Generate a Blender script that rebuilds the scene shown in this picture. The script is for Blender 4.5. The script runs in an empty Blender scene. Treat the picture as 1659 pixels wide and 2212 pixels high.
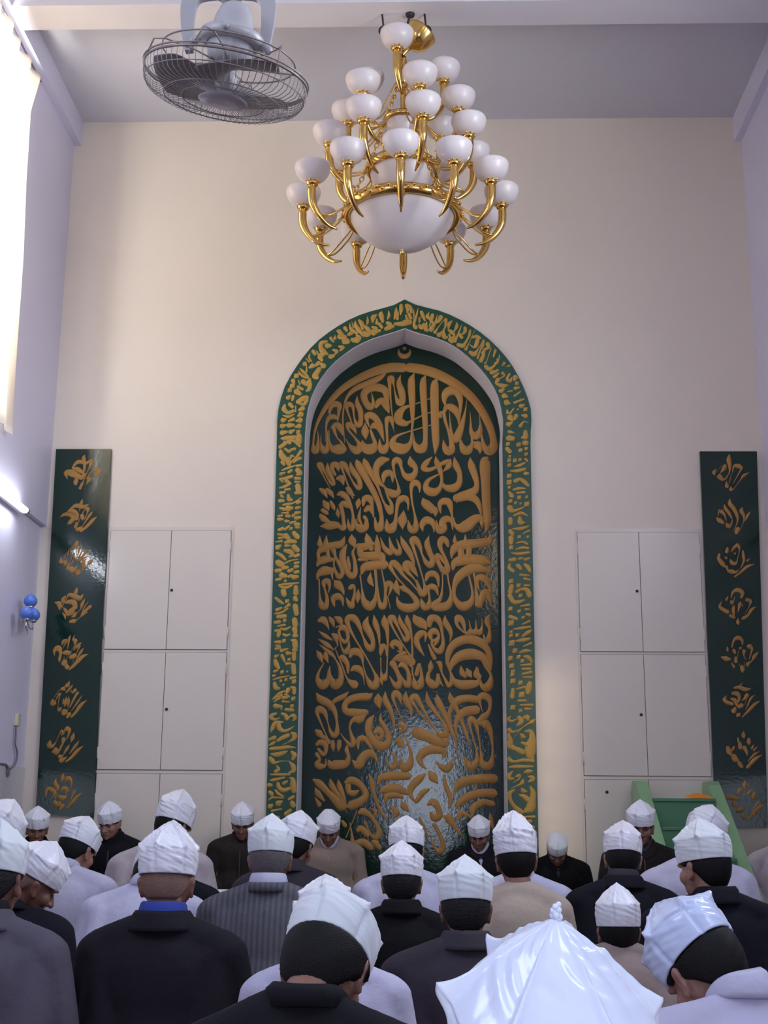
import bpy, bmesh, math, random
import numpy as np
from mathutils import Vector, Matrix, Euler
R = math.radians
PI = math.pi
sc = bpy.context.scene
COL = sc.collection

# ---------------------------------------------------------------- camera
IW, IH, FPX = 1659.0, 2212.0, 2773.94
EYE = 1.08
DIST = 10.0
K = DIST / 9.0
PIT, YAW, ROL = 0.23933173, -0.02980788, 0.00786736
CAM = np.array([0.0536251 * K, -DIST, EYE])
_fw = np.array([math.sin(YAW) * math.cos(PIT), math.cos(YAW) * math.cos(PIT), math.sin(PIT)])
_r0 = np.array([math.cos(YAW), -math.sin(YAW), 0.0])
_u0 = np.cross(_r0, _fw)
_r = _r0 * math.cos(ROL) + _u0 * math.sin(ROL)
_u = -_r0 * math.sin(ROL) + _u0 * math.cos(ROL)
cam_data = bpy.data.cameras.new('camera')
cam_data.sensor_fit = 'VERTICAL'
cam_data.sensor_height = 36.0
cam_data.lens = FPX / IH * 36.0
cam_data.clip_start = 0.05
cam = bpy.data.objects.new('camera', cam_data)
COL.objects.link(cam)
cam.matrix_world = Matrix(((_r[0], _u[0], -_fw[0], CAM[0]), (_r[1], _u[1], -_fw[1], CAM[1]),
                           (_r[2], _u[2], -_fw[2], CAM[2]), (0, 0, 0, 1)))
sc.camera = cam


def ray(x, y):
    return _r * ((x - IW / 2) / FPX) - _u * ((y - IH / 2) / FPX) + _fw


def on_y(x, y, Y):
    d = ray(x, y)
    return CAM + d * ((Y - CAM[1]) / d[1])


def on_x(x, y, X):
    d = ray(x, y)
    return CAM + d * ((X - CAM[0]) / d[0])


def on_z(x, y, Z):
    d = ray(x, y)
    return CAM + d * ((Z - CAM[2]) / d[2])


def at_d(x, y, dep):
    return CAM + ray(x, y) * dep


# ---------------------------------------------------------------- room measures
XL, XR = -2.661 * K, 2.516 * K
ZC = EYE + (6.444 - 1.1) * K
ZB = EYE + (6.238 - 1.1) * K
BXL, BXR = -2.601 * K, 2.462 * K
ZDADO = EYE + (1.471 - 1.1) * K
ZLEDGE = EYE + (3.188 - 1.1) * K
YBACK = -13.0
NICHE = 0.36
REC = 0.045

# ---------------------------------------------------------------- exposure, world, lights
sc.view_settings.view_transform = 'Standard'
sc.view_settings.look = 'None'
sc.view_settings.gamma = 1.0
sc.view_settings.exposure = 0.2
sc.view_settings.use_curve_mapping = False
sc.cycles.max_bounces = 10
sc.cycles.diffuse_bounces = 7
sc.cycles.sample_clamp_indirect = 8.0

w = bpy.data.worlds.new('sky')
sc.world = w
w.use_nodes = True
bg = w.node_tree.nodes['Background']
sky = w.node_tree.nodes.new('ShaderNodeTexSky')
sky.sky_type = 'PREETHAM'
sky.turbidity = 3.0
sky.sun_direction = (-0.2, -0.9, 0.5)
w.node_tree.links.new(sky.outputs[0], bg.inputs[0])
bg.inputs[1].default_value = 0.6

SUN_DIR = Vector((-0.055, 1.0, -0.325)).normalized()
sun = bpy.data.lights.new('sun', 'SUN')
sun.energy = 1.1
sun.angle = R(1.6)
sun.color = (1.0, 0.86, 0.66)
so = bpy.data.objects.new('sun', sun)
COL.objects.link(so)
so.rotation_euler = SUN_DIR.to_track_quat('-Z', 'Y').to_euler()
so.location = (0, -20, 9)

LIGHTS = {   # energy (W), colour of the daylight in each opening
    'door': (70.0, (0.66, 0.78, 1.0)),
    'left1': (520.0, (1.0, 0.95, 0.87)),
    'left2': (150.0, (0.82, 0.87, 1.0)),
    'right1': (260.0, (0.90, 0.93, 1.0)),
    'right2': (150.0, (0.82, 0.88, 1.0)),
    'high': (30.0, (1.0, 0.90, 0.78)),
}


def area(name, loc, aim, sx, sy, spread=180):
    e, c = LIGHTS[name]
    l = bpy.data.lights.new('daylight_' + name, 'AREA')
    l.shape = 'RECTANGLE'
    l.size, l.size_y = sx, sy
    l.energy, l.color = e, c
    l.spread = R(spread)
    o = bpy.data.objects.new('daylight_' + name, l)
    COL.objects.link(o)
    o.location = loc
    o.rotation_euler = Vector(aim).to_track_quat('-Z', 'Y').to_euler()
    return o


# openings (y range, z range) on side walls; (x range, z range) on the back wall
_wa = on_x(19, 940, XL)
_wb = on_x(78, 172, XL)
CURT = [on_x(x, y, XL + 0.03) for x, y in ((19, 940), (28, 750), (38, 560), (42, 398), (52, 245), (77, 172))]
WIN_L1 = (_wa[1] - 1.7, _wa[1] - 0.22, _wa[2] + 0.05, ZB - 0.12)
WIN_L2 = (-9.4, -7.4, 3.6, 6.4)
WIN_R1 = (-5.6, -3.8, 3.6, 6.4)
WIN_R2 = (-9.4, -7.4, 3.6, 6.4)
DOOR = (-0.45, 0.72, 0.0, 2.9)
HIGH = (1.50, 2.02, 5.0, 6.6)
area('left1', (XL - 0.55, (WIN_L1[0] + WIN_L1[1]) / 2, (WIN_L1[2] + WIN_L1[3]) / 2), (1, 0, 0), WIN_L1[3] - WIN_L1[2], WIN_L1[1] - WIN_L1[0])
area('left2', (XL - 0.35, -8.4, 5.0), (1, 0, -0.25), 2.8, 2.0)
area('right1', (XR + 0.35, -4.7, 5.0), (-1, 0, -0.1), 2.8, 1.8)
area('right2', (XR + 0.35, -8.4, 5.0), (-1, 0, -0.25), 2.8, 2.0)
area('door', (0.135, YBACK - 0.5, 1.45), (0, 1, 0), 1.2, 2.9)
area('high', (1.76, YBACK - 0.4, 5.8), (0, 1, -0.1), 0.5, 1.6)


# ---------------------------------------------------------------- helpers
def lin(c):
    return tuple(((v / 255.0) / 12.92 if v / 255.0 <= 0.04045 else ((v / 255.0 + 0.055) / 1.055) ** 2.4) for v in c) + (1.0,)


def mat(name, rgb, rough=0.6, metal=0.0, bump=0.0, bscale=40.0, var=0.0, vscale=3.0, coat=0.0, sheen=0.0, spec=0.5, trans=None, bdist=0.01):
    m = bpy.data.materials.new(name)
    m.use_nodes = True
    nt = m.node_tree
    b = nt.nodes['Principled BSDF']
    c = lin(rgb)
    b.inputs['Base Color'].default_value = c
    b.inputs['Roughness'].default_value = rough
    b.inputs['Metallic'].default_value = metal
    b.inputs['Specular IOR Level'].default_value = spec
    if coat:
        b.inputs['Coat Weight'].default_value = coat
        b.inputs['Coat Roughness'].default_value = 0.12
    if sheen:
        b.inputs['Sheen Weight'].default_value = sheen
    if bump or var:
        tc = nt.nodes.new('ShaderNodeTexCoord')
    if var:
        n = nt.nodes.new('ShaderNodeTexNoise')
        n.inputs['Scale'].default_value = vscale
        n.inputs['Detail'].default_value = 5
        nt.links.new(tc.outputs['Object'], n.inputs['Vector'])
        mx = nt.nodes.new('ShaderNodeMix')
        mx.data_type = 'RGBA'
        mx.inputs[6].default_value = tuple(v * (1 - var) for v in c[:3]) + (1,)
        mx.inputs[7].default_value = tuple(min(1, v * (1 + var)) for v in c[:3]) + (1,)
        nt.links.new(n.outputs['Fac'], mx.inputs[0])
        nt.links.new(mx.outputs[2], b.inputs['Base Color'])
    if bump:
        n2 = nt.nodes.new('ShaderNodeTexNoise')
        n2.inputs['Scale'].default_value = bscale
        n2.inputs['Detail'].default_value = 4
        nt.links.new(tc.outputs['Object'], n2.inputs['Vector'])
        bp = nt.nodes.new('ShaderNodeBump')
        bp.inputs['Strength'].default_value = bump
        bp.inputs['Distance'].default_value = bdist
        nt.links.new(n2.outputs['Fac'], bp.inputs['Height'])
        nt.links.new(bp.outputs[0], b.inputs['Normal'])
    return m


def glass_mat(name, tint, gl=0.06):
    m = bpy.data.materials.new(name)
    m.use_nodes = True
    nt = m.node_tree
    nt.nodes.clear()
    o = nt.nodes.new('ShaderNodeOutputMaterial')
    t = nt.nodes.new('ShaderNodeBsdfTransparent')
    t.inputs[0].default_value = tint
    g = nt.nodes.new('ShaderNodeBsdfGlossy')
    g.inputs['Roughness'].default_value = 0.02
    x = nt.nodes.new('ShaderNodeMixShader')
    x.inputs[0].default_value = gl
    nt.links.new(t.outputs[0], x.inputs[1])
    nt.links.new(g.outputs[0], x.inputs[2])
    nt.links.new(x.outputs[0], o.inputs[0])
    return m


def link(name, me, m=None, parent=None, smooth=False):
    if m is not None:
        for mm in (m if isinstance(m, (list, tuple)) else [m]):
            me.materials.append(mm)
    if smooth:
        me.polygons.foreach_set('use_smooth', [True] * len(me.polygons))
    o = bpy.data.objects.new(name, me)
    COL.objects.link(o)
    if parent is not None:
        o.parent = parent
    return o


def build(name, bm, m=None, parent=None, smooth=False, normals=True):
    me = bpy.data.meshes.new(name)
    if normals:
        bmesh.ops.recalc_face_normals(bm, faces=bm.faces[:])
    bm.to_mesh(me)
    bm.free()
    return link(name, me, m, parent, smooth)


def empty(name, loc=(0, 0, 0), rot=(0, 0, 0)):
    o = bpy.data.objects.new(name, None)
    COL.objects.link(o)
    o.location = loc
    o.rotation_euler = rot
    o.empty_display_size = 0.1
    return o


def tag(o, label=None, cat=None, group=None, kind=None):
    if label:
        o['label'] = label
    if cat:
        o['category'] = cat
    if group:
        o['group'] = group
    if kind:
        o['kind'] = kind
    return o


def box(bm, a, b, rot=None, about=None):
    a, b = Vector(a), Vector(b)
    g = bmesh.ops.create_cube(bm, size=1.0)
    vs = g['verts']
    c, s = (a + b) / 2, b - a
    for v in vs:
        v.co = Vector((c.x + v.co.x * s.x, c.y + v.co.y * s.y, c.z + v.co.z * s.z))
    if rot is not None:
        p = Vector(about if about is not None else c)
        for v in vs:
            v.co = p + rot @ (v.co - p)
    return vs


def bevel(bm, w=0.004, seg=2):
    bmesh.ops.bevel(bm, geom=bm.edges[:], offset=w, segments=seg, affect='EDGES', profile=0.5)


def tube(bm, pts, rad, n=10, cap=True, closed=False):
    pts = [Vector(p) for p in pts]
    N = len(pts)
    if not hasattr(rad, '__len__'):
        rad = [rad] * N
    rings = []
    prev = None
    for i, p in enumerate(pts):
        if closed:
            t = pts[(i + 1) % N] - pts[i - 1]
        else:
            t = pts[min(i + 1, N - 1)] - pts[max(i - 1, 0)]
        t.normalize()
        if prev is None:
            a = Vector((0, 0, 1)) if abs(t.z) < 0.9 else Vector((1, 0, 0))
            nrm = t.cross(a).normalized()
        else:
            nrm = (prev - t * prev.dot(t))
            nrm = nrm.normalized() if nrm.length > 1e-6 else t.orthogonal().normalized()
        prev = nrm
        bn = t.cross(nrm)
        rings.append([bm.verts.new(p + (nrm * math.cos(2 * PI * k / n) + bn * math.sin(2 * PI * k / n)) * rad[i]) for k in range(n)])
    for i in range(N if closed else N - 1):
        A, B = rings[i], rings[(i + 1) % N]
        off = 0
        if closed and i == N - 1:
            off = min(range(n), key=lambda q: (A[0].co - B[q].co).length)
        for k in range(n):
            bm.faces.new((A[k], A[(k + 1) % n], B[(k + 1 + off) % n], B[(k + off) % n]))
    if cap and not closed:
        bm.faces.new(rings[0][::-1])
        bm.faces.new(rings[-1])


def lathe(bm, prof, n=32, M=None, cap=False):
    rings = []
    for r, z in prof:
        if r < 1e-6:
            rings.append([bm.verts.new((0, 0, z))])
        else:
            rings.append([bm.verts.new((r * math.cos(2 * PI * k / n), r * math.sin(2 * PI * k / n), z)) for k in range(n)])
    for A, B in zip(rings, rings[1:]):
        for k in range(n):
            k2 = (k + 1) % n
            if len(A) == 1 and len(B) == 1:
                continue
            if len(A) == 1:
                bm.faces.new((A[0], B[k], B[k2]))
            elif len(B) == 1:
                bm.faces.new((A[k2], A[k], B[0]))
            else:
                bm.faces.new((A[k], A[k2], B[k2], B[k]))
    if M is not None:
        for rr in rings:
            for v in rr:
                v.co = M @ v.co


def crom(P, n=6, closed=False):
    """Catmull-Rom through rows of P (any dimension)"""
    P = np.asarray(P, float)
    if len(P) < 3:
        return np.array([P[0] + (P[-1] - P[0]) * t for t in np.linspace(0, 1, n + 1)])
    out = []
    m = len(P)
    for i in range(m - 1):
        p0 = P[max(i - 1, 0)] if i > 0 else 2 * P[0] - P[1]
        p1, p2 = P[i], P[i + 1]
        p3 = P[i + 2] if i + 2 < m else 2 * P[-1] - P[-2]
        for t in np.linspace(0, 1, n, endpoint=False):
            out.append(0.5 * (2 * p1 + (p2 - p0) * t + (2 * p0 - 5 * p1 + 4 * p2 - p3) * t * t + (-p0 + 3 * p1 - 3 * p2 + p3) * t ** 3))
    out.append(P[-1])
    return np.array(out)


# ---------------------------------------------------------------- materials
M = {}
M['wall_front'] = mat('cream wall paint', (222, 212, 197), 0.42, var=0.03, vscale=1.3, bump=0.05, bscale=9, coat=0.0)
M['wall_side'] = mat('white wall paint', (212, 210, 228), 0.5, var=0.03, vscale=1.5, bump=0.05, bscale=12)
M['ceiling'] = mat('ceiling paint', (200, 200, 208), 0.8, var=0.03, vscale=1.0)
M['beam'] = mat('beam paint', (222, 219, 222), 0.7)
M['door_paint'] = mat('gloss cream paint', (217, 209, 196), 0.25, bump=0.05, bscale=6, spec=0.5)
M['gap'] = mat('dark gap', (128, 118, 112), 0.8)
M['green'] = mat('dark green enamel', (14, 44, 32), 0.09, bump=0.35, bscale=38, spec=0.5, bdist=0.002, var=0.1, vscale=2)
M['green_frame'] = mat('green frame enamel', (24, 72, 52), 0.28, bump=0.08, bscale=40, bdist=0.004, var=0.08)
M['gold_paint'] = mat('ochre gold paint', (166, 124, 66), 0.5, spec=0.25, bump=0.10, bscale=60, var=0.08, vscale=10, bdist=0.004)
M['gold_border'] = mat('yellow gold paint', (178, 142, 70), 0.5, spec=0.25, var=0.08, vscale=10)
M['gold'] = mat('polished brass', (224, 184, 106), 0.17, 1.0)
M['alabaster'] = mat('alabaster glass', (222, 214, 210), 0.3, var=0.09, vscale=5)
M['fan_metal'] = mat('grey enamel', (170, 168, 170), 0.35, 0.0)
M['fan_blade'] = mat('grey blade plastic', (130, 124, 124), 0.4)
M['fan_wire'] = mat('grill wire', (140, 130, 124), 0.35, 0.3)
M['dark_metal'] = mat('dark iron', (70, 62, 62), 0.5, 0.6)
M['chrome'] = mat('chrome', (190, 190, 195), 0.12, 1.0)
M['blue_glass'] = mat('blue glass', (84, 120, 205), 0.25)
M['carpet'] = mat('dark red carpet', (110, 44, 40), 0.95, bump=0.4, bscale=300)
M['tile'] = mat('white wall tile', (204, 203, 206), 0.15)
M['minbar'] = mat('green painted wood', (74, 128, 92), 0.35, var=0.06)
M['minbar_rail'] = mat('light green painted wood', (134, 176, 130), 0.35, var=0.05)
M['cloth_white'] = mat('white cloth', (225, 224, 230), 0.8, bump=0.2, bscale=15)
M['orange'] = mat('orange cloth', (226, 134, 32), 0.7)
M['cream_plastic'] = mat('cream plastic', (206, 202, 176), 0.4)
M['grey_wire'] = mat('grey cord', (120, 114, 126), 0.6)
M['pane'] = glass_mat('window glass', (0.97, 0.98, 1.0, 1))
M['pane_tint'] = glass_mat('sun dimming window glass', (0.9, 0.86, 0.8, 1))  # tint added to weaken the sun coming through the high window
m = bpy.data.materials.new('lit tube')
m.use_nodes = True
b = m.node_tree.nodes['Principled BSDF']
b.inputs['Emission Color'].default_value = (0.86, 0.9, 1.0, 1)
b.inputs['Emission Strength'].default_value = 30.0
M['tube'] = m
# thin curtain that lets daylight through
m = bpy.data.materials.new('curtain voile')
m.use_nodes = True
nt = m.node_tree
nt.nodes.clear()
o_ = nt.nodes.new('ShaderNodeOutputMaterial')
d_ = nt.nodes.new('ShaderNodeBsdfDiffuse')
d_.inputs[0].default_value = (0.80, 0.76, 0.70, 1)
t_ = nt.nodes.new('ShaderNodeBsdfTranslucent')
t_.inputs[0].default_value = (0.92, 0.86, 0.76, 1)
x_ = nt.nodes.new('ShaderNodeMixShader')
x_.inputs[0].default_value = 0.55
nt.links.new(d_.outputs[0], x_.inputs[1])
nt.links.new(t_.outputs[0], x_.inputs[2])
nt.links.new(x_.outputs[0], o_.inputs[0])
M['curtain'] = m

# ================================================================ structure
def struct(name, bm, m, parent=None, **k):
    o = build(name, bm, m, parent, **k)
    if parent is None:
        tag(o, kind='structure')
    return o


def wall_x(bm, x0, x1, ys, zs, holes):
    ye = sorted(set(list(ys) + [h[0] for h in holes] + [h[1] for h in holes]))
    ze = sorted(set(list(zs) + [h[2] for h in holes] + [h[3] for h in holes]))
    for ya, yb in zip(ye, ye[1:]):
        for za, zb in zip(ze, ze[1:]):
            cy, cz = (ya + yb) / 2, (za + zb) / 2
            if any(h[0] < cy < h[1] and h[2] < cz < h[3] for h in holes):
                continue
            box(bm, (x0, ya, za), (x1, yb, zb))


def wall_y(bm, y0, y1, xs, zs, holes):
    xe = sorted(set(list(xs) + [h[0] for h in holes] + [h[1] for h in holes]))
    ze = sorted(set(list(zs) + [h[2] for h in holes] + [h[3] for h in holes]))
    for xa, xb in zip(xe, xe[1:]):
        for za, zb in zip(ze, ze[1:]):
            cx, cz = (xa + xb) / 2, (za + zb) / 2
            if any(h[0] < cx < h[1] and h[2] < cz < h[3] for h in holes):
                continue
            box(bm, (xa, y0, za), (xb, y1, zb))


bm = bmesh.new()
box(bm, (XL - 0.3, YBACK - 0.3, -0.12), (XR + 0.3, 0.7, 0.0))
struct('floor', bm, M['carpet'])
bm = bmesh.new()
box(bm, (XL - 0.3, YBACK - 0.3, ZC), (XR + 0.3, 0.3, ZC + 0.15))
struct('ceiling', bm, M['ceiling'])

bm = bmesh.new()
wall_x(bm, XL - 0.25, XL, (YBACK, 0.0), (ZLEDGE, ZC), [WIN_L1, WIN_L2])
wall_x(bm, XL - 0.25, XL - REC, (YBACK, 0.0), (0.0, ZLEDGE), [])
struct('wall_left', bm, M['wall_side'])
bm = bmesh.new()
wall_x(bm, XR, XR + 0.25, (YBACK, 0.0), (ZLEDGE, ZC), [WIN_R1, WIN_R2])
wall_x(bm, XR + REC, XR + 0.25, (YBACK, 0.0), (0.0, ZLEDGE), [])
struct('wall_right', bm, M['wall_side'])
bm = bmesh.new()
wall_y(bm, YBACK - 0.25, YBACK, (XL - 0.25, XR + 0.25), (0.0, ZC), [DOOR, HIGH])
struct('wall_back', bm, M['wall_side'])
bm = bmesh.new()
box(bm, (-1.4, YBACK - 1.45, 2.95), (1.6, YBACK - 0.25, 3.1))  # unseen porch slab, added to keep the sun off heads farther in
struct('sun_block_slab', bm, M['beam'])

# tile dado on the side walls
for nm, xa, xb in (('baseboard_left', XL - REC, XL - REC + 0.012), ('baseboard_right', XR + REC - 0.012, XR + REC)):
    bm = bmesh.new()
    for j in range(5):
        for i in range(26):
            z0, z1 = j * ZDADO / 5, (j + 1) * ZDADO / 5
            box(bm, (xa, -0.5 * (i + 1) + 0.002, z0 + 0.002), (xb, -0.5 * i - 0.002, z1 - 0.002))
    struct(nm, bm, M['tile'])

# --- front wall with the pointed niche
HOLE_PX = [(639.5, 1800), (640, 1750), (644, 1520), (650.5, 1220), (659, 1000), (659.6, 947), (661.5, 906), (668, 871.5), (680, 841), (698.5, 810), (722, 783), (744, 765),
           (771, 747), (807, 730.5), (848.6, 718), (875, 709),
           (902, 719), (945, 731), (983, 749), (1014, 773), (1037, 795.5), (1057, 821), (1073, 848), (1082, 879), (1087, 911), (1088, 947), (1089, 1000), (1091, 1220), (1093, 1520), (1095, 1750), (1095, 1800)]
OUT_PX = [(574.5, 1800), (576, 1757), (581.5, 1520), (590, 1220), (598.5, 1000), (598.7, 947), (600, 904), (605.4, 869.7), (617, 835), (639, 797), (662, 765), (689.5, 736),
          (725.6, 709.6), (762, 689), (798, 675.5), (848.6, 662), (874, 649),
          (901.6, 661.7), (950, 673.5), (986.6, 689), (1022.7, 709.6), (1055, 734), (1086, 765), (1109.5, 797), (1129, 835), (1141, 866), (1147.5, 898.6), (1149, 947), (1149.5, 1000), (1152.6, 1220), (1157, 1520), (1159, 1760), (1159.5, 1800)]


def outline(px, Y=0.0):
    pts = [on_y(x, y, Y) for x, y in px]
    P = [(p[0], p[2]) for p in pts]
    # straight jambs go down to the floor
    lx = sum(P[i][0] for i in range(0, 5)) / 5
    rx = sum(P[-1 - i][0] for i in range(0, 5)) / 5
    top = [q for q in P[5:-5]]
    n = int(len(top))
    ap = max(range(n), key=lambda i: top[i][1])
    L_ = crom([(lx, top[0][1])] + top[1:ap + 1], 5)
    R_ = crom(top[ap:-1] + [(rx, top[-1][1])], 5)
    return [(lx, 0.0)] + [tuple(q) for q in L_] + [tuple(q) for q in R_[1:]] + [(rx, 0.0)]


HOLE = outline(HOLE_PX)
OUTER = outline(OUT_PX)
x0w, x1w = XL - 0.25, XR + 0.25
bm = bmesh.new()
rect = [(x0w, 0.0), (x0w, ZC), (x1w, ZC), (x1w, 0.0)]
loop = rect[:] + [(HOLE[-1][0], 0.0)] + HOLE[::-1][1:-1] + [(HOLE[0][0], 0.0)]
vs = [bm.verts.new((x, 0.0, z)) for x, z in loop]
es = [bm.edges.new((vs[i], vs[(i + 1) % len(vs)])) for i in range(len(vs))]
bmesh.ops.triangle_fill(bm, use_beauty=True, use_dissolve=False, edges=es)
for f in bm.faces:
    if f.normal.y > 0:
        f.normal_flip()
ret = bmesh.ops.extrude_face_region(bm, geom=bm.faces[:])
for e in ret['geom']:
    if isinstance(e, bmesh.types.BMVert):
        e.co.y += NICHE + 0.02
wf = struct('wall_front', bm, M['wall_front'])
# plastered lining of the niche
cxh = (HOLE[0][0] + HOLE[-1][0]) / 2


def shrink(P, d):
    out = []
    for i, (x, z) in enumerate(P):
        a0, a1 = P[max(i - 1, 0)], P[min(i + 1, len(P) - 1)]
        tx, tz = a1[0] - a0[0], a1[1] - a0[1]
        l = math.hypot(tx, tz)
        out.append((x + tz / l * d, z - tx / l * d if z > 0.01 else z))
    return out


bm = bmesh.new()
ha, hb = shrink(HOLE, 0.001), shrink(HOLE, 0.007)
rows = [[bm.verts.new((x, y, z)) for x, z in P] for P, y in ((ha, -0.002), (hb, -0.002), (hb, NICHE - 0.001), (ha, NICHE - 0.001))]
for i in range(len(HOLE) - 1):
    for k in range(4):
        A, B = rows[k], rows[(k + 1) % 4]
        bm.faces.new((A[i], A[i + 1], B[i + 1], B[i]))
bm.faces.new([q[0] for q in rows])
bm.faces.new([q[-1] for q in rows][::-1])
struct('trim_2', bm, M['beam'])

# --- beams
_f = on_z(870, 57, ZB)[1]
_n = on_z(600, 7, ZB)[1]
BEAM_Y = (_n, _f)
bm = bmesh.new()
box(bm, (BXL + 0.0005, BEAM_Y[0], ZB), (BXR - 0.0005, BEAM_Y[1], ZC - 0.0005))
struct('trim_3', bm, M['beam'])
bm = bmesh.new()
box(bm, (XL - 0.01, YBACK, ZB), (BXL, 0.0, ZC))
struct('trim_4', bm, M['wall_side'])
bm = bmesh.new()
box(bm, (BXR, YBACK, ZB), (XR + 0.01, 0.0, ZC))
struct('trim_5', bm, M['wall_side'])
bm = bmesh.new()
box(bm, (BXL + 0.0005, -6.75, ZB), (BXR - 0.0005, -6.25, ZC - 0.0005))
struct('trim_6', bm, M['beam'])


# --- windows and door
def window(n, axis, plane, h, pane, bars=(1, 2), thick=0.06):
    o = empty('window_%d' % n)
    tag(o, kind='structure')
    bm = bmesh.new()

    def bx(a0, a1, z0, z1, t=thick):
        if axis == 'x':
            box(bm, (plane - t / 2, a0, z0), (plane + t / 2, a1, z1))
        else:
            box(bm, (a0, plane - t / 2, z0), (a1, plane + t / 2, z1))
    fr = 0.06
    bx(h[0], h[0] + fr, h[2], h[3])
    bx(h[1] - fr, h[1], h[2], h[3])
    bx(h[0] + fr, h[1] - fr, h[2], h[2] + fr)
    bx(h[0] + fr, h[1] - fr, h[3] - fr, h[3])
    for i in range(bars[0]):
        a = h[0] + (h[1] - h[0]) * (i + 1) / (bars[0] + 1)
        bx(a - 0.02, a + 0.02, h[2] + fr, h[3] - fr, 0.04)
    for i in range(bars[1]):
        z = h[2] + (h[3] - h[2]) * (i + 1) / (bars[1] + 1)
        bx(h[0] + fr, h[1] - fr, z - 0.02, z + 0.02, 0.035)
    build('window_frame', bm, M['beam'], o)
    bm = bmesh.new()
    if axis == 'x':
        box(bm, (plane - 0.003, h[0] + 0.03, h[2] + 0.03), (plane + 0.003, h[1] - 0.03, h[3] - 0.03))
    else:
        box(bm, (h[0] + 0.03, plane - 0.003, h[2] + 0.03), (h[1] - 0.03, plane + 0.003, h[3] - 0.03))
    build('window_pane', bm, pane, o)
    return o


window(1, 'x', XL - 0.18, WIN_L1, M['pane'])
window(2, 'x', XL - 0.12, WIN_L2, M['pane'])
window(3, 'x', XR + 0.12, WIN_R1, M['pane'])
window(4, 'x', XR + 0.12, WIN_R2, M['pane'])
window(5, 'y', YBACK - 0.12, HIGH, M['pane_tint'], bars=(0, 6))  # slats added to streak the sun patch on the front wall
o = empty('door_1')
tag(o, kind='structure')
bm = bmesh.new()
box(bm, (DOOR[0] - 0.001, YBACK - 0.25, 0), (DOOR[0] + 0.05, YBACK + 0.01, DOOR[3]))
box(bm, (DOOR[1] - 0.05, YBACK - 0.25, 0), (DOOR[1] + 0.001, YBACK + 0.01, DOOR[3]))
box(bm, (DOOR[0] + 0.05, YBACK - 0.25, DOOR[3] - 0.05), (DOOR[1] - 0.05, YBACK + 0.01, DOOR[3] + 0.001))
build('door_frame', bm, M['beam'], o)

# --- curtain in the left window
bm = bmesh.new()
ya, yb = WIN_L1[0] - 0.1, CURT[0][1]
za, zb = CURT[0][2], CURT[-1][2]
NY, NZ = 90, 40
_cz = [c[2] for c in CURT]
_cy = [c[1] for c in CURT]
grid = []
for j in range(NZ + 1):
    v = j / NZ
    z = za + (zb - za) * v
    ye = float(np.interp(z, _cz, _cy))
    row = []
    for i in range(NY + 1):
        u = i / NY
        y = ya + (ye - ya) * u
        x = XL + 0.055 + 0.028 * math.sin(u * 46 + 1.2 * v) * (0.55 + 0.4 * v) + 0.012 * math.sin(17 * u + 5 * v)
        row.append(bm.verts.new((x, y, z)))
    grid.append(row)
for j in range(NZ):
    for i in range(NY):
        bm.faces.new((grid[j][i], grid[j][i + 1], grid[j + 1][i + 1], grid[j + 1][i]))
cur = empty('curtain', ((XL + 0.05), (ya + yb) / 2, za))
tag(cur, 'sunlit white window curtain hanging high on the left wall', 'curtain')
c_ = build('curtain_cloth', bm, M['curtain'], cur, True)
c_.matrix_parent_inverse = Matrix.Translation(-Vector(cur.location))
sf = c_.modifiers.new('thick', 'SOLIDIFY')
sf.thickness = 0.002
bm = bmesh.new()
tube(bm, [(XL + 0.055, ya - 0.05, zb + 0.012), (XL + 0.055, CURT[-1][1] + 0.05, zb + 0.012)], 0.008, 8)
for yy in (ya, CURT[-1][1] + 0.02):
    tube(bm, [(XL + 0.001, yy, zb + 0.012), (XL + 0.055, yy, zb + 0.012)], 0.006, 8)
r_ = build('curtain_rod', bm, M['chrome'], cur, True)
r_.matrix_parent_inverse = Matrix.Translation(-Vector(cur.location))

# ================================================================ gilded calligraphy
def adopt(o):
    """keep a part modelled in room coordinates where it is under its root"""
    o.matrix_parent_inverse = o.parent.matrix_basis.inverted()
    return o


def parse(S):
    out = []
    for st in S.replace('\n', ' ').split(';'):
        st = st.split()
        if st:
            out.append([tuple(float(v) for v in p.split(',')) for p in st])
    return out


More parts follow.
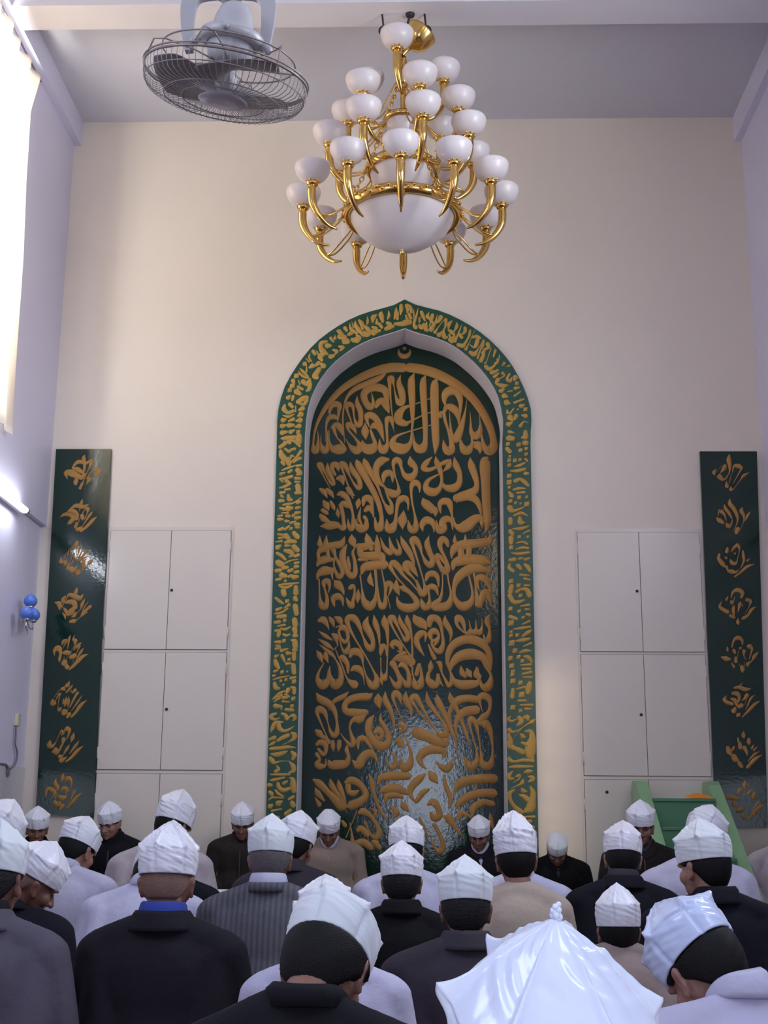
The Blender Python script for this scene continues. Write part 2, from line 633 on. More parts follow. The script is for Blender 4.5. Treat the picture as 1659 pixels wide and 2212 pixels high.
def ribbons(bm, S, tf, sw, y0, h):
    """raised brush strokes: S text of x,y,width rows; tf maps to wall (x,z); sw metres per unit of width; y0 board face; h relief"""
    for st in parse(S):
        P = [(*tf(x, y), w_ * sw) for x, y, w_ in st]
        if len(P) == 1:
            x, z, w_ = P[0]
            P = [(x - w_ * 0.22, z - w_ * 0.22, w_ * 0.5), (x, z, w_), (x + w_ * 0.22, z + w_ * 0.22, w_ * 0.5)]
        C = crom(P, 5)
        C[:, 2] = np.maximum(C[:, 2], 0.0025)
        # rounded ends
        d0 = C[0, :2] - C[1, :2]
        d0 /= max(1e-9, np.linalg.norm(d0))
        d1 = C[-1, :2] - C[-2, :2]
        d1 /= max(1e-9, np.linalg.norm(d1))
        pre, post = [], []
        for a in (0.95, 0.6, 0.3):
            s_, c_ = a, math.sqrt(1 - a * a)
            pre.append(np.array([*(C[0, :2] + d0 * C[0, 2] * 0.5 * s_), C[0, 2] * c_]))
            post.append(np.array([*(C[-1, :2] + d1 * C[-1, 2] * 0.5 * s_), C[-1, 2] * c_]))
        C = np.vstack([pre, C, post[::-1]])
        n = len(C)
        rows = []
        for i in range(n):
            t = C[min(i + 1, n - 1), :2] - C[max(i - 1, 0), :2]
            l = np.linalg.norm(t)
            t = t / l if l > 1e-9 else np.array([1.0, 0])
            nx, nz = -t[1], t[0]
            hw = C[i, 2] / 2
            hh = h * min(1.0, 0.35 + hw / 0.016)
            row = []
            for o, k in ((-1, 0), (-0.88, 0.95), (0, 1), (0.88, 0.95), (1, 0)):
                row.append(bm.verts.new((C[i, 0] + nx * hw * o, y0 - hh * k + (0.001 if k == 0 else 0), C[i, 1] + nz * hw * o)))
            rows.append(row)
        for A, B in zip(rows, rows[1:]):
            for k in range(4):
                bm.faces.new((A[k], A[k + 1], B[k + 1], B[k]))


def lettering(name, S, off, scale, Y, h, m, root, wmul=1.22):
    """strokes traced in a crop of the wall: off = crop corner, scale = crop pixels per photograph pixel"""
    def tf(x, y):
        p = on_y(off[0] + x / scale, off[1] + y / scale, Y)
        return p[0], p[2]
    a = on_y(870, 1200, Y)
    b = on_y(871, 1200, Y)
    bm = bmesh.new()
    ribbons(bm, S, tf, (b[0] - a[0]) / scale * wmul, Y, h)
    return adopt(build(name, bm, m, root, True))


ROW1 = """790,280,70 690,280,70 580,305,65 450,360,58 330,430,50 240,510,45 160,610,35 105,710,25 75,800,18 62,900,16 66,940,40 80,955,55 98,920,30 103,850,14 98,800,5;
850,280,70 930,290,72 1040,320,72 1150,370,70 1260,440,66 1360,530,60 1440,640,55 1500,760,50 1530,870,45 1525,930,65 1495,955,70 1462,930,40 1440,860,20 1425,760,12 1415,640,5;
1425,740,14 1420,800,40 1385,835,60 1350,800,30 1345,720,12 1340,640,4; 1355,830,18 1355,900,22 1330,945,60 1300,950,70 1275,920,40 1260,860,8; 1375,890,20 1395,905,60 1420,940,40 1420,975,10;
1315,535,3 1300,640,14 1265,770,45 1225,860,60 1195,840,30 1180,750,14 1172,640,4; 1250,735,6 1262,620,20 1260,540,40 1235,480,60 1190,465,70 1145,490,60 1130,540,35 1140,590,12;
1130,640,20 1150,600,40 1190,605,55 1230,640,50 1248,700,25 1245,740,6; 1125,640,25 1140,720,22 1165,800,20 1190,900,35 1185,945,60 1160,960,60 1135,930,40 1122,870,6;
1075,370,8 1052,420,54 1052,600,58 1058,800,54 1062,900,45 1055,980,8; 978,345,8 958,400,46 963,560,46 975,740,38 975,880,36 950,935,70 915,935,60 885,890,25 872,800,10;
884,330,8 862,390,50 868,540,46 872,680,28 868,780,16 855,890,30 800,940,75 740,930,75 710,890,50 740,840,25 830,805,12 1030,745,8; 1085,665,60; 900,575,10 1020,530,6;
855,590,15 800,610,35 760,660,60 760,710,60 810,735,45 850,720,18 950,670,10 1030,640,8; 775,340,4 760,400,35 780,470,50 790,530,45 780,565,50 755,560,40 735,510,15 720,430,10 705,375,40 690,370,45 685,420,25 695,560,12 710,700,8 722,810,3;
715,780,3 700,705,35 670,700,45 660,740,25 665,850,18 665,910,30 635,945,70 610,930,40 602,860,5; 680,650,8 660,520,35 640,460,55 570,440,60 510,455,55 475,500,50 490,560,45 525,600,50 550,575,30 545,520,12 535,480,3;
575,600,20 600,560,50 640,560,60 665,610,40 680,650,6; 640,880,4 610,770,40 580,705,45 540,670,50 505,675,50 500,710,25 520,760,10; 535,770,20 565,750,50 600,770,45 630,850,15 638,880,3; 485,730,5 485,800,55 492,865,5;
530,790,15 550,850,25 565,890,30 545,935,75 500,940,75 470,910,45 462,870,5; 415,820,4 390,770,35 360,745,40 340,745,30 350,790,18 400,850,15 440,910,35 420,950,65 385,940,45 350,900,14 330,860,4;
420,510,3 420,570,35 445,630,40 450,700,35 440,745,40 415,740,30 395,680,12 385,600,25 360,580,45 335,590,40 340,630,18 380,740,10; 660,320,5 600,365,42 500,410,45 410,450,40 345,510,25 315,590,14 303,680,12 310,800,10 320,890,4;
260,730,6 270,640,25 275,590,40 245,575,45 210,595,35 195,640,20 200,670,6; 168,880,14 168,750,16 190,690,35 230,680,40 262,700,15; 215,770,20 250,745,40 285,775,45 305,830,10; 225,760,25 235,800,25 255,850,8;
190,790,8 192,880,15 215,935,45 270,945,75 310,945,45 290,890,20 255,850,12; 125,830,4 125,900,15 145,945,50 165,955,45 178,900,22 172,800,15"""
ROW2 = """1485,65,8 1462,110,72 1468,300,62 1475,500,58 1482,600,48 1465,680,5; 1340,70,5 1350,130,50 1380,220,45 1395,290,35 1375,340,55 1310,370,60 1245,390,45 1230,435,8; 1235,400,60 1330,385,60 1400,430,45 1430,530,15 1440,640,10;
1440,640,8 1430,570,50 1380,570,60 1320,620,80 1270,640,70 1220,620,25 1205,560,8; 1200,660,6 1190,590,30 1150,570,50 1115,590,45 1120,640,60 1095,660,60 1075,640,35 1065,580,5; 1100,520,10 1095,450,35 1130,425,50 1170,440,50 1190,520,20 1200,600,8;
955,400,8 975,440,60 1030,490,60 1055,510,50 1058,550,5; 955,670,6 950,620,40 985,580,55 1030,595,45 1045,640,20 1045,680,4; 1210,65,5 1225,130,45 1255,200,35 1250,280,45 1200,320,60 1140,310,40 1115,270,12 1110,200,12;
1060,60,5 1070,110,40 1095,170,35 1110,250,22 1095,315,35 1050,350,60 1000,340,60 980,300,40 1000,255,30 1060,220,15 1090,205,8; 1030,65,5 985,110,40 960,155,40 1000,170,35 1060,150,25 1110,120,30 1160,100,35 1180,85,5; 1180,90,15 1165,140,40 1120,185,5;
850,60,5 860,110,50 895,150,35 890,200,40 850,230,60 805,210,35 780,150,20 765,100,40 735,95,50 715,130,25 730,220,12 755,300,15 755,350,40 715,365,60 670,340,40 640,310,10; 670,85,25 620,95,60 580,140,50 575,210,45 600,270,35 645,310,15; 710,270,8 705,210,35 670,195,50 640,220,40 635,270,15;
930,355,5 925,300,30 900,275,45 870,290,40 860,340,20 870,440,14 890,540,16 900,620,40 880,655,60 850,640,40 835,580,6; 835,500,5 835,440,20 815,405,45 775,410,50 750,450,30 740,530,22 730,600,35 700,645,70 670,640,50 660,570,5; 800,500,5 790,580,65 790,655,4;
475,75,5 490,120,45 550,230,35 590,310,20 640,440,15 690,490,40 690,520,35 660,490,18 640,450,8; 640,310,8 670,390,15 700,450,25 695,510,40; 415,85,5 430,130,50 500,250,45 560,360,40 600,460,35 620,570,30 600,645,60 575,620,30 565,560,10;
365,105,5 375,160,40 430,240,35 445,300,35 430,320,30 400,290,20 360,220,12 320,135,40 290,125,40 300,170,18 340,280,12 385,400,12; 270,180,5 255,135,45 225,130,45 215,160,30 240,210,20; 265,240,30 290,240,50 310,290,10;
180,115,5 180,170,35 215,240,30 230,285,25 205,280,20 160,200,12 125,135,40 105,130,30 125,180,15 200,320,5; 125,330,25 150,350,40 175,395,8; 175,330,25 205,360,35 230,400,6; 150,430,25 170,460,50 190,500,5; 205,430,20 225,470,30 238,500,4;
140,500,30 170,520,30 185,535,5; 125,545,30 150,570,45 190,590,20; 120,630,5 180,625,55 250,620,50 290,640,15; 260,480,4 262,525,30 270,560,4; 265,370,20 290,365,45 330,390,40 360,450,30 385,530,18 385,620,35 370,650,40 350,620,25 345,570,5;
285,455,25 310,445,45 345,465,35; 285,460,30 300,520,30 310,590,25 310,640,40 285,640,30 265,600,10; 330,320,15 345,325,40 370,360,35 395,380,10; 435,400,4 430,440,40 420,490,4; 450,470,4 435,560,25 455,610,15;
470,460,15 480,405,40 520,405,50 540,450,25 555,540,8; 490,500,30 520,480,45 545,520,20 555,560,6; 410,570,8 415,620,35 450,645,65 490,635,45 495,580,25 480,555,25"""
ROW3 = """1510,45,5 1490,110,60 1400,125,60 1280,140,68 1220,165,60 1195,205,35 1190,250,8; 1215,55,4 1215,110,30; 1300,55,4 1300,110,30; 1500,290,20 1460,270,65 1380,258,70 1280,262,75 1215,292,55 1200,340,15; 1265,165,45 1268,240,45; 1330,160,40 1330,240,40;
1495,350,30 1400,330,60 1320,345,65 1250,400,60 1215,470,35 1210,550,25 1240,615,45 1290,640,65 1345,605,45 1360,540,20 1345,450,14 1325,375,14; 1370,365,12 1385,480,14 1400,590,35 1410,630,50 1435,580,45 1470,535,70 1500,580,35 1512,640,5;
1410,500,10 1395,430,30 1420,405,45 1470,425,50 1500,490,25 1510,560,8; 1160,150,20 1145,110,40 1115,95,50 1095,130,40 1105,180,25 1140,250,20 1155,335,45 1130,355,45 1095,310,30 1070,250,35 1075,225,35 1105,245,30 1130,290,15;
1115,370,10 1115,480,12 1100,570,25 1060,620,50 1055,645,55 1120,645,60 1170,615,50 1185,540,20 1165,440,12 1155,370,14; 1005,65,4 990,130,40 1010,200,40 1035,260,40 1020,305,45 985,285,35 950,220,14 930,150,30 895,100,50 870,105,45 875,150,25 920,290,14 960,430,12 975,510,35 955,540,45 930,510,35 905,430,12;
775,70,5 800,130,40 850,210,40 880,280,20 885,330,5; 800,330,20 820,295,50 860,315,50 890,360,30 915,400,6; 815,330,45 840,370,25 900,440,10 940,560,8; 690,310,25 715,285,45 760,325,45 790,380,25 860,450,14 920,520,8; 690,320,30 740,400,15 850,520,10;
980,430,15 1000,385,40 1040,375,45 1075,405,30 1085,480,10; 1000,500,20 1025,480,45 1060,495,35 1080,550,8; 995,480,20 1010,580,18 1000,635,50 965,640,50 940,580,8; 610,80,4 640,160,30 685,200,45 700,190,30 690,120,20 680,75,4; 690,110,10 720,180,30 755,205,45 768,170,25 740,90,5;
770,485,20 800,495,40 850,530,30 900,590,40 900,635,50 840,655,60 780,640,50 750,600,25 745,560,5; 740,420,5 740,490,45 765,550,5; 495,45,5 510,100,50 535,170,35; 430,150,40 480,155,55 545,130,30; 440,170,40 455,220,50 520,230,60 610,230,60 630,260,40; 440,260,25 500,262,20;
455,375,15 480,325,55 540,308,65 640,300,60; 580,60,5 585,130,40 590,210,45; 625,230,30 635,330,20; 445,390,12 460,500,12 475,595,40 520,635,70 560,600,35 575,500,14 565,345,14; 620,345,10 645,480,14 650,600,30 625,645,45 600,600,25 585,480,12 575,350,10;
530,365,4 525,430,40 555,480,5; 660,520,8 655,475,35 680,455,45 700,480,30 680,540,10 670,560,5; 670,560,8 690,660,5; 375,55,5 380,105,55 405,165,8; 335,140,10 305,200,45 305,280,45 340,360,40 380,395,45 405,360,35 400,270,25 385,200,20 410,150,5; 345,240,15 350,300,30 365,340,10;
225,185,35 240,230,20 230,300,12 250,370,25 275,395,45 300,370,30 285,310,30 265,280,25 245,230,10; 320,72,5 290,130,50 220,145,50 150,165,60 110,195,35 95,240,10; 115,65,4 115,130,40; 170,60,4 165,130,40; 215,260,30 160,258,55 115,278,45 95,310,15; 105,200,25 105,260,20; 180,190,25 185,250,30;
215,350,45 150,352,65 105,382,35 95,420,10; 210,350,25 220,420,8; 110,420,10 115,560,14 130,630,45 160,640,45 175,580,25 150,480,12; 150,480,20 150,445,35 180,435,40 195,480,20 185,530,5; 235,430,10 260,460,60 300,510,30 312,545,8; 235,640,10 225,580,40 265,560,50 300,590,25 305,640,4;
365,490,30 385,475,30 400,510,15 385,600,25 375,635,45 350,610,30 330,570,5; 430,500,4 425,560,40 425,615,4"""
ROW4 = """1500,60,4 1480,120,40 1500,190,20 1490,270,40 1465,280,30 1450,230,8; 1300,200,15 1280,125,35 1245,95,50 1230,115,30 1240,160,20 1290,210,14 1330,220,40 1345,190,15 1330,110,4; 1340,200,30 1380,210,40 1390,170,15 1385,110,4; 1390,200,30 1420,210,40 1438,160,12 1435,100,4;
1155,470,20 1160,400,40 1190,330,50 1250,285,60 1330,268,60 1420,292,60 1480,350,45 1505,430,35 1510,520,8; 1155,460,28 1180,540,14 1190,610,30 1165,645,30 1140,600,20 1110,540,15 1095,470,35 1075,455,20; 1180,530,8 1195,470,40 1250,410,65 1340,388,75 1420,402,60 1480,450,40 1510,520,10;
1265,490,10 1275,540,40 1300,575,20; 1315,510,15 1330,545,50 1350,575,10; 1395,490,5 1390,550,40 1410,570,40; 1190,540,6 1205,600,35 1260,635,60 1340,635,60 1400,620,40 1415,570,12 1405,500,5; 1440,450,10 1470,490,25 1510,560,20 1500,630,50 1470,660,60 1435,640,30 1425,590,6;
1135,75,5 1140,130,40 1175,190,35 1185,240,20 1175,290,4; 1010,155,30 1020,100,50 1070,100,45 1100,150,30 1115,230,20 1120,310,30 1090,365,45 1045,340,20 1030,290,20 1075,260,15; 1025,270,20 1015,225,40 1050,200,45 1085,235,20 1070,280,30 1050,320,10; 1000,310,8 1030,380,25 1050,420,30;
880,70,10 905,110,60 960,150,60 985,190,8; 975,290,4 975,225,30 935,225,50 905,265,40 915,320,35 965,400,8; 825,70,5 830,120,40 855,190,20 868,300,14 870,450,16 870,560,10; 765,70,5 770,120,30 820,200,35 835,250,35 815,275,30 785,230,14 745,150,20 715,95,40 690,100,40 700,150,18 760,260,12 830,370,12 870,440,30 860,480,25;
640,70,5 645,130,50 665,200,30 670,320,14 665,450,10 660,540,15 640,580,50 620,600,30 625,640,4; 612,400,10 615,370,30 630,325,40 655,340,20 660,400,8; 612,420,10 615,520,8 620,560,25; 555,70,5 570,140,40 595,220,25 605,330,8;
510,80,4 490,150,50 525,220,45 550,290,30 535,345,45 500,320,35 465,240,14 430,145,35 390,95,50 345,100,45 345,150,30 400,260,14 480,390,12 550,520,14 580,590,35 565,640,60 530,635,45 495,570,15 470,480,10 460,420,25 430,375,50 385,370,50 365,405,25; 375,520,20 400,505,45 440,515,45 470,570,15 480,640,4;
270,200,15 300,170,40 335,200,30 345,260,25 320,290,30 285,260,20 270,210,20; 275,260,10 300,350,15 330,370,40 350,330,25 355,280,8; 115,115,30 145,110,50 180,160,20 190,190,4; 195,90,15 215,120,35 235,170,5; 245,90,20 275,110,45 290,150,20 250,170,10; 225,230,25 245,250,40 260,310,6;
105,200,4 160,240,30 215,275,10; 105,265,4 170,310,35 225,350,8; 110,310,4 200,380,30 245,420,6; 220,360,6 270,310,5; 90,360,5 115,400,40 140,460,5; 160,360,5 165,410,35 185,460,4; 150,460,6 105,540,18 100,600,35 140,635,70 180,605,40 190,560,30 195,490,4;
200,490,5 190,540,25 210,600,40 245,635,70 285,600,45 285,530,30 250,440,12 170,350,4; 275,425,10 300,415,40 340,470,30 345,540,15; 240,340,6 300,490,12 340,590,14 400,630,45 390,645,40 350,610,20; 715,340,15 700,315,30 730,295,45 770,325,35 775,370,20 750,365,10; 720,430,20 780,420,60 860,450,60; 740,410,20 800,385,40;
690,470,15 710,465,45 740,520,30 770,600,35 750,645,50 720,630,30 685,570,8; 760,490,15 790,475,40 830,520,25 845,600,35 830,640,45 800,610,25 760,540,10; 935,465,8 945,570,25 930,635,60 895,640,50 880,580,12 870,500,6; 925,480,30 905,550,30; 1020,440,5 1020,490,40 1010,540,15; 1000,540,20 1000,600,40 1040,635,60 1075,620,40 1080,550,20 1090,600,20 1120,650,5"""
ROW5 = """1440,255,6 1425,200,15 1415,150,35 1445,125,50 1490,145,45 1505,200,25 1490,260,30 1450,300,50 1410,330,30; 1415,350,30 1460,350,60 1500,400,40 1520,500,20 1525,600,20 1510,675,45 1475,695,60 1440,670,35 1425,570,12 1410,450,12 1385,350,30 1350,315,45 1335,350,25 1360,450,12 1390,560,14 1395,650,35 1360,695,60 1320,685,50 1300,620,6;
1390,155,50 1320,145,50 1240,165,55 1190,225,35 1170,300,25 1190,390,22 1220,480,16 1240,600,8 1255,690,3; 1385,240,60 1310,252,60 1250,292,45 1225,370,25 1230,450,12; 1175,95,4 1185,150,40 1230,230,30 1270,330,25 1310,440,22 1340,540,4; 1070,110,5 1080,170,45 1130,270,35 1170,370,25 1210,480,12;
985,90,5 1000,170,35 1060,260,25 1120,340,20 1145,400,35 1135,445,50 1095,440,40 1060,400,15 990,290,15 930,180,30 895,135,50 865,145,35 880,190,20 960,300,12 1080,420,14; 885,380,10 905,420,75 1000,460,70 1110,510,70 1135,500,60; 1115,640,8 1130,585,40 1060,562,55 980,575,60 930,630,50 950,690,25 990,720,6;
1190,640,5 1180,690,40 1145,720,50 1100,700,30 1060,660,8; 820,90,4 815,150,45 855,230,30 862,300,4; 650,90,5 650,160,40 690,240,35 715,330,18 725,430,4; 780,190,5 760,125,40 730,105,45 715,145,25 740,220,12 790,330,10; 590,105,4 592,160,60 605,230,4;
760,370,15 775,355,40 815,390,30 775,420,20; 740,500,20 760,480,40 780,520,45 800,550,6; 790,420,8 840,530,14 860,620,30 840,690,60 800,705,60 775,650,15 765,600,4; 555,285,10 520,340,50 515,420,45 560,500,55 620,535,60 670,510,45 675,440,35 640,370,30 610,320,25 615,265,5; 570,420,30 595,400,45 625,440,35 600,480,25 575,450,20;
545,105,8 510,130,50 430,135,50 360,155,45 320,200,40 330,250,45 400,262,55 490,260,40; 480,280,30 440,312,60 385,325,30 360,380,15 375,450,25 390,500,40 370,530,30 320,480,14 285,430,5; 90,105,10 120,150,50 190,190,50 235,250,35 255,340,18 255,420,35 230,450,35 200,410,20 180,340,10 155,260,35 110,235,50 95,270,25 130,360,12 180,470,8;
350,90,4 310,130,35 240,165,30 205,210,8 185,245,3; 430,560,8 430,490,35 470,470,40 510,510,25 570,600,5; 380,650,8 430,690,60 470,620,55 530,592,50 570,630,25 590,680,4; 690,575,5 730,630,25 735,690,40 700,710,30 650,650,8; 220,500,25 222,540,30 228,580,4; 275,500,30 272,540,30 265,580,4;
340,530,15 335,570,30 350,620,25 330,675,50 270,685,60 210,685,55 185,650,10; 90,410,25 110,430,45 145,470,20; 95,520,25 120,505,40 160,520,40 165,580,25 140,600,30 105,560,20; 90,600,25 115,640,20 95,680,40 120,700,45 160,690,20 165,640,8; 150,450,15 185,500,35"""
ROW6 = """65,130,15 110,160,50 180,230,40 260,310,60 300,350,60 290,280,20 240,200,10; 200,120,5 215,180,40 280,280,14 340,400,5; 265,130,5 275,180,35 310,270,25 330,340,10; 330,150,25 365,135,50 420,150,45 470,200,40 490,260,45 440,310,55 370,340,60 340,350,20; 345,180,40 355,230,35 395,240,40 430,220,15;
80,200,10 100,240,40 150,300,15; 80,280,10 110,330,35; 440,400,25 470,390,50 530,425,30 580,500,25 600,560,40 570,605,35 520,560,15 490,480,20; 430,540,30 450,525,40 500,570,45; 410,650,40 470,640,50 530,680,40; 560,640,40 600,680,35; 545,370,15 570,390,30 560,430,10;
590,160,20 620,112,45 720,98,60 830,100,50; 610,230,20 650,212,60 740,202,60 820,230,40; 650,310,15 665,262,45 720,252,45 790,272,20; 520,90,10 540,150,35 560,250,25 600,360,20 660,450,15; 980,80,10 930,120,50 870,180,50 855,250,30 900,320,10; 1010,70,25 1040,110,60 1075,160,10; 1000,210,20 950,240,40 910,300,30;
1000,330,20 1040,312,50 1080,360,40 1090,420,45 1050,440,50 1020,400,20; 1130,90,10 1140,170,30 1180,280,30 1175,350,20; 1130,430,20 1170,450,60 1230,530,20 1290,600,6; 1050,500,30 1090,570,25 1120,660,35 1100,715,40 1060,690,20 1020,600,10; 930,440,15 960,520,20 1000,600,8;
1530,120,60 1440,120,60 1340,132,60 1260,160,60 1220,210,25 1215,260,5; 1390,100,10 1390,200,12; 1525,240,60 1420,240,55 1320,272,55 1250,322,45 1230,360,15; 1520,325,40 1440,315,45 1370,360,45 1350,430,20 1290,405,30 1260,405,40 1250,450,20; 1500,400,4 1510,450,30 1525,520,20;
700,350,20 740,400,45 720,430,20; 780,310,8 800,340,45 840,390,10; 420,380,6 330,600,8; 360,480,6 380,600,20 370,660,50 310,650,50 280,640,20; 300,470,20 320,500,30"""

YP = NICHE - 0.03       # face of the niche board
mp = empty('inscription_board', ((HOLE[0][0] + HOLE[-1][0]) / 2, NICHE, 0.0))
tag(mp, 'tall dark green pointed-arch panel covered in gold calligraphy inside the wall niche', 'inscription board')


def slab(poly, y0, y1):
    """solid slab from an x,z outline"""
    bm = bmesh.new()
    vs = [bm.verts.new((x, y0, z)) for x, z in poly]
    f = bm.faces.new(vs)
    r = bmesh.ops.extrude_face_region(bm, geom=[f])
    for e in r['geom']:
        if isinstance(e, bmesh.types.BMVert):
            e.co.y = y1
    bmesh.ops.triangulate(bm, faces=[q for q in bm.faces if len(q.verts) > 4])
    return bm


cxm = (HOLE[0][0] + HOLE[-1][0]) / 2
inset = shrink(HOLE, 0.008)
adopt(build('board', slab(inset, YP, NICHE - 0.004), M['green'], mp))
SC = 1659 / 440.0
for S, oy in ((ROW1, 720), (ROW2, 970), (ROW3, 1140), (ROW4, 1310), (ROW5, 1470), (ROW6, 1650)):
    lettering('lettering', S, (660, oy), SC, YP, 0.006, M['gold_paint'], mp)
# crescent and star under the point of the arch
bm = bmesh.new()
c = on_y(660 + 805 / SC, 720 + 145 / SC, YP)
mpp = (on_y(871, 760, YP)[0] - on_y(870, 760, YP)[0]) / SC
pts = []
for i in range(25):
    a = PI * (1.12 + (2 - 1.24 + 1) * i / 24 - 0.0)
    a = R(158) + R(224) * i / 24
    wd = 42 * math.sin(PI * i / 24) + 3
    pts.append((c[0] + math.cos(a) * 46 * mpp, c[2] + math.sin(a) * 46 * mpp, wd * mpp))
rows = []
for i, (x, z, w_) in enumerate(pts):
    dx, dz = x - c[0], z - c[2]
    l = math.hypot(dx, dz)
    dx, dz = dx / l, dz / l
    rows.append([bm.verts.new((x + dx * w_ * o / 2, YP - hh, z + dz * w_ * o / 2)) for o, hh in ((-1, -0.001), (-0.6, 0.008), (0.6, 0.008), (1, -0.001))])
for A, B in zip(rows, rows[1:]):
    for k in range(3):
        bm.faces.new((A[k], A[k + 1], B[k + 1], B[k]))
adopt(build('crescent', bm, M['gold_paint'], mp, True))
bm = bmesh.new()
sp = []
for i in range(10):
    a = PI / 2 + i * PI / 5
    r_ = (20 if i % 2 == 0 else 9) * mpp
    sp.append((c[0] + r_ * math.cos(a), c[2] + 22 * mpp + r_ * math.sin(a)))
bm = slab(sp, YP - 0.006, YP + 0.002)
adopt(build('star', bm, M['gold_paint'], mp))

# --- border of the niche
mf = empty('calligraphy_border', ((OUTER[0][0] + OUTER[-1][0]) / 2, 0.0, 0.0))
tag(mf, 'green arched border with gold script framing the niche', 'calligraphy border')
poly = OUTER + HOLE[::-1]
bm = bmesh.new()
ra = []
YF = -0.022


def resample(P, n):
    P = np.array(P)
    d = np.r_[0, np.cumsum(np.linalg.norm(np.diff(P, axis=0), axis=1))]
    return np.stack([np.interp(np.linspace(0, d[-1], n), d, P[:, k]) for k in range(2)], 1)


def halves(P):
    ap = max(range(len(P)), key=lambda i: P[i][1])
    return P[:ap + 1], P[ap:]


oa, ob = halves(OUTER)
ia, ib = halves(HOLE)
O_ = np.vstack([resample(oa, 60), resample(ob, 60)[1:]])
I_ = np.vstack([resample(ia, 60), resample(ib, 60)[1:]])
for (ox, oz), (ix, iz) in zip(O_, I_):
    ra.append([bm.verts.new((ox, -0.003, oz)), bm.verts.new((ox, YF, oz)), bm.verts.new((ix, YF, iz)), bm.verts.new((ix, -0.003, iz))])
for A, B in zip(ra, ra[1:]):
    for k in range(4):
        bm.faces.new((A[k], A[(k + 1) % 4], B[(k + 1) % 4], B[k]))
adopt(build('board', bm, M['green_frame'], mf))
AL = """1470,130,5 1470,200,35 1450,270,15;1490,190,20 1485,270,25;1530,110,30 1530,160,35 1520,220,12;1590,110,25 1610,150,35 1600,200,10;1640,120,20 1650,190,20;1590,230,20 1600,290,20;1460,330,30 1540,330,45 1630,310,45;1380,180,10 1385,230,25 1370,270,15;1350,390,35 1390,370,45 1430,360,30;1300,180,5 1290,220,45 1310,300,25;1270,330,30 1300,370,25;1370,320,35 1400,330,30;
1240,220,8 1200,250,45 1190,310,15;1240,270,10 1240,320,30;1200,430,60 1230,420,40;1190,370,25 1230,380,30 1250,400,10;1270,410,30;1125,240,4 1130,300,25 1120,340,10;1030,290,25 1060,330,40 1070,390,25;1090,350,15 1130,390,40 1160,430,30 1120,450,60 1090,430,30;980,290,5 990,350,35 1040,420,35 1085,490,5;915,320,5 930,390,30 1000,440,30;940,300,4 960,370,20;1000,470,20 1030,490,40 1000,520,60;930,440,40 900,460,25;950,520,40 960,550,10;
850,530,45 890,540,50 840,560,20;860,380,35 880,410,25;790,420,40 830,460,30;800,480,50 850,490,45;760,410,12;740,470,10 740,500,30;690,500,30 720,540,20;650,590,50 680,590,30;640,540,20 580,560,40 570,610,40 600,660,50 650,690,20;720,640,20 760,660,35 740,690,15;790,600,20 830,610,40 800,650,15;690,720,45 720,710,30;600,690,40 560,720,45 580,760,30;480,660,35 500,690,30;520,650,8 540,690,20;440,690,10 430,730,20 460,780,12;
390,740,8 430,780,20;380,810,45 400,830,10;470,830,45 440,850,25;540,800,40 510,830,20;600,830,50 570,800,20;550,870,40 500,950,50 520,970,40;320,860,8 360,900,25 420,960,15;300,890,5 350,950,25 450,990,10;400,850,15 400,900,20;280,950,50;300,1000,10 320,1050,15;240,1010,40 250,1040,20;230,1070,50;360,1020,45 400,1050,35 430,1020,40;440,1050,40 430,1110,35 400,1130,20;300,1080,25 350,1110,25;200,1120,45;280,1140,50 330,1170,25 290,1110,20;
180,1210,40 200,1190,20;240,1200,30 230,1240,20;300,1260,40 360,1220,45 400,1210,40;400,1240,35 370,1290,30 310,1280,20;140,1300,20 130,1350,40 180,1390,35 240,1370,30;200,1290,35 230,1320,30;270,1310,10 270,1380,12;350,1340,45 310,1360,20;110,1420,5 180,1440,25 250,1410,12;120,1480,45 150,1470,20;190,1490,20 240,1470,35;330,1410,50 300,1430,20;320,1480,50 280,1490,20;110,1550,45 150,1540,20;190,1540,45 240,1540,30;310,1550,45 270,1560,20;110,1630,45 160,1620,25;210,1620,40 250,1600,20;300,1620,40;120,1700,30 180,1690,40 250,1690,30;310,1680,50 300,1740,60;130,1740,20 200,1750,30"""
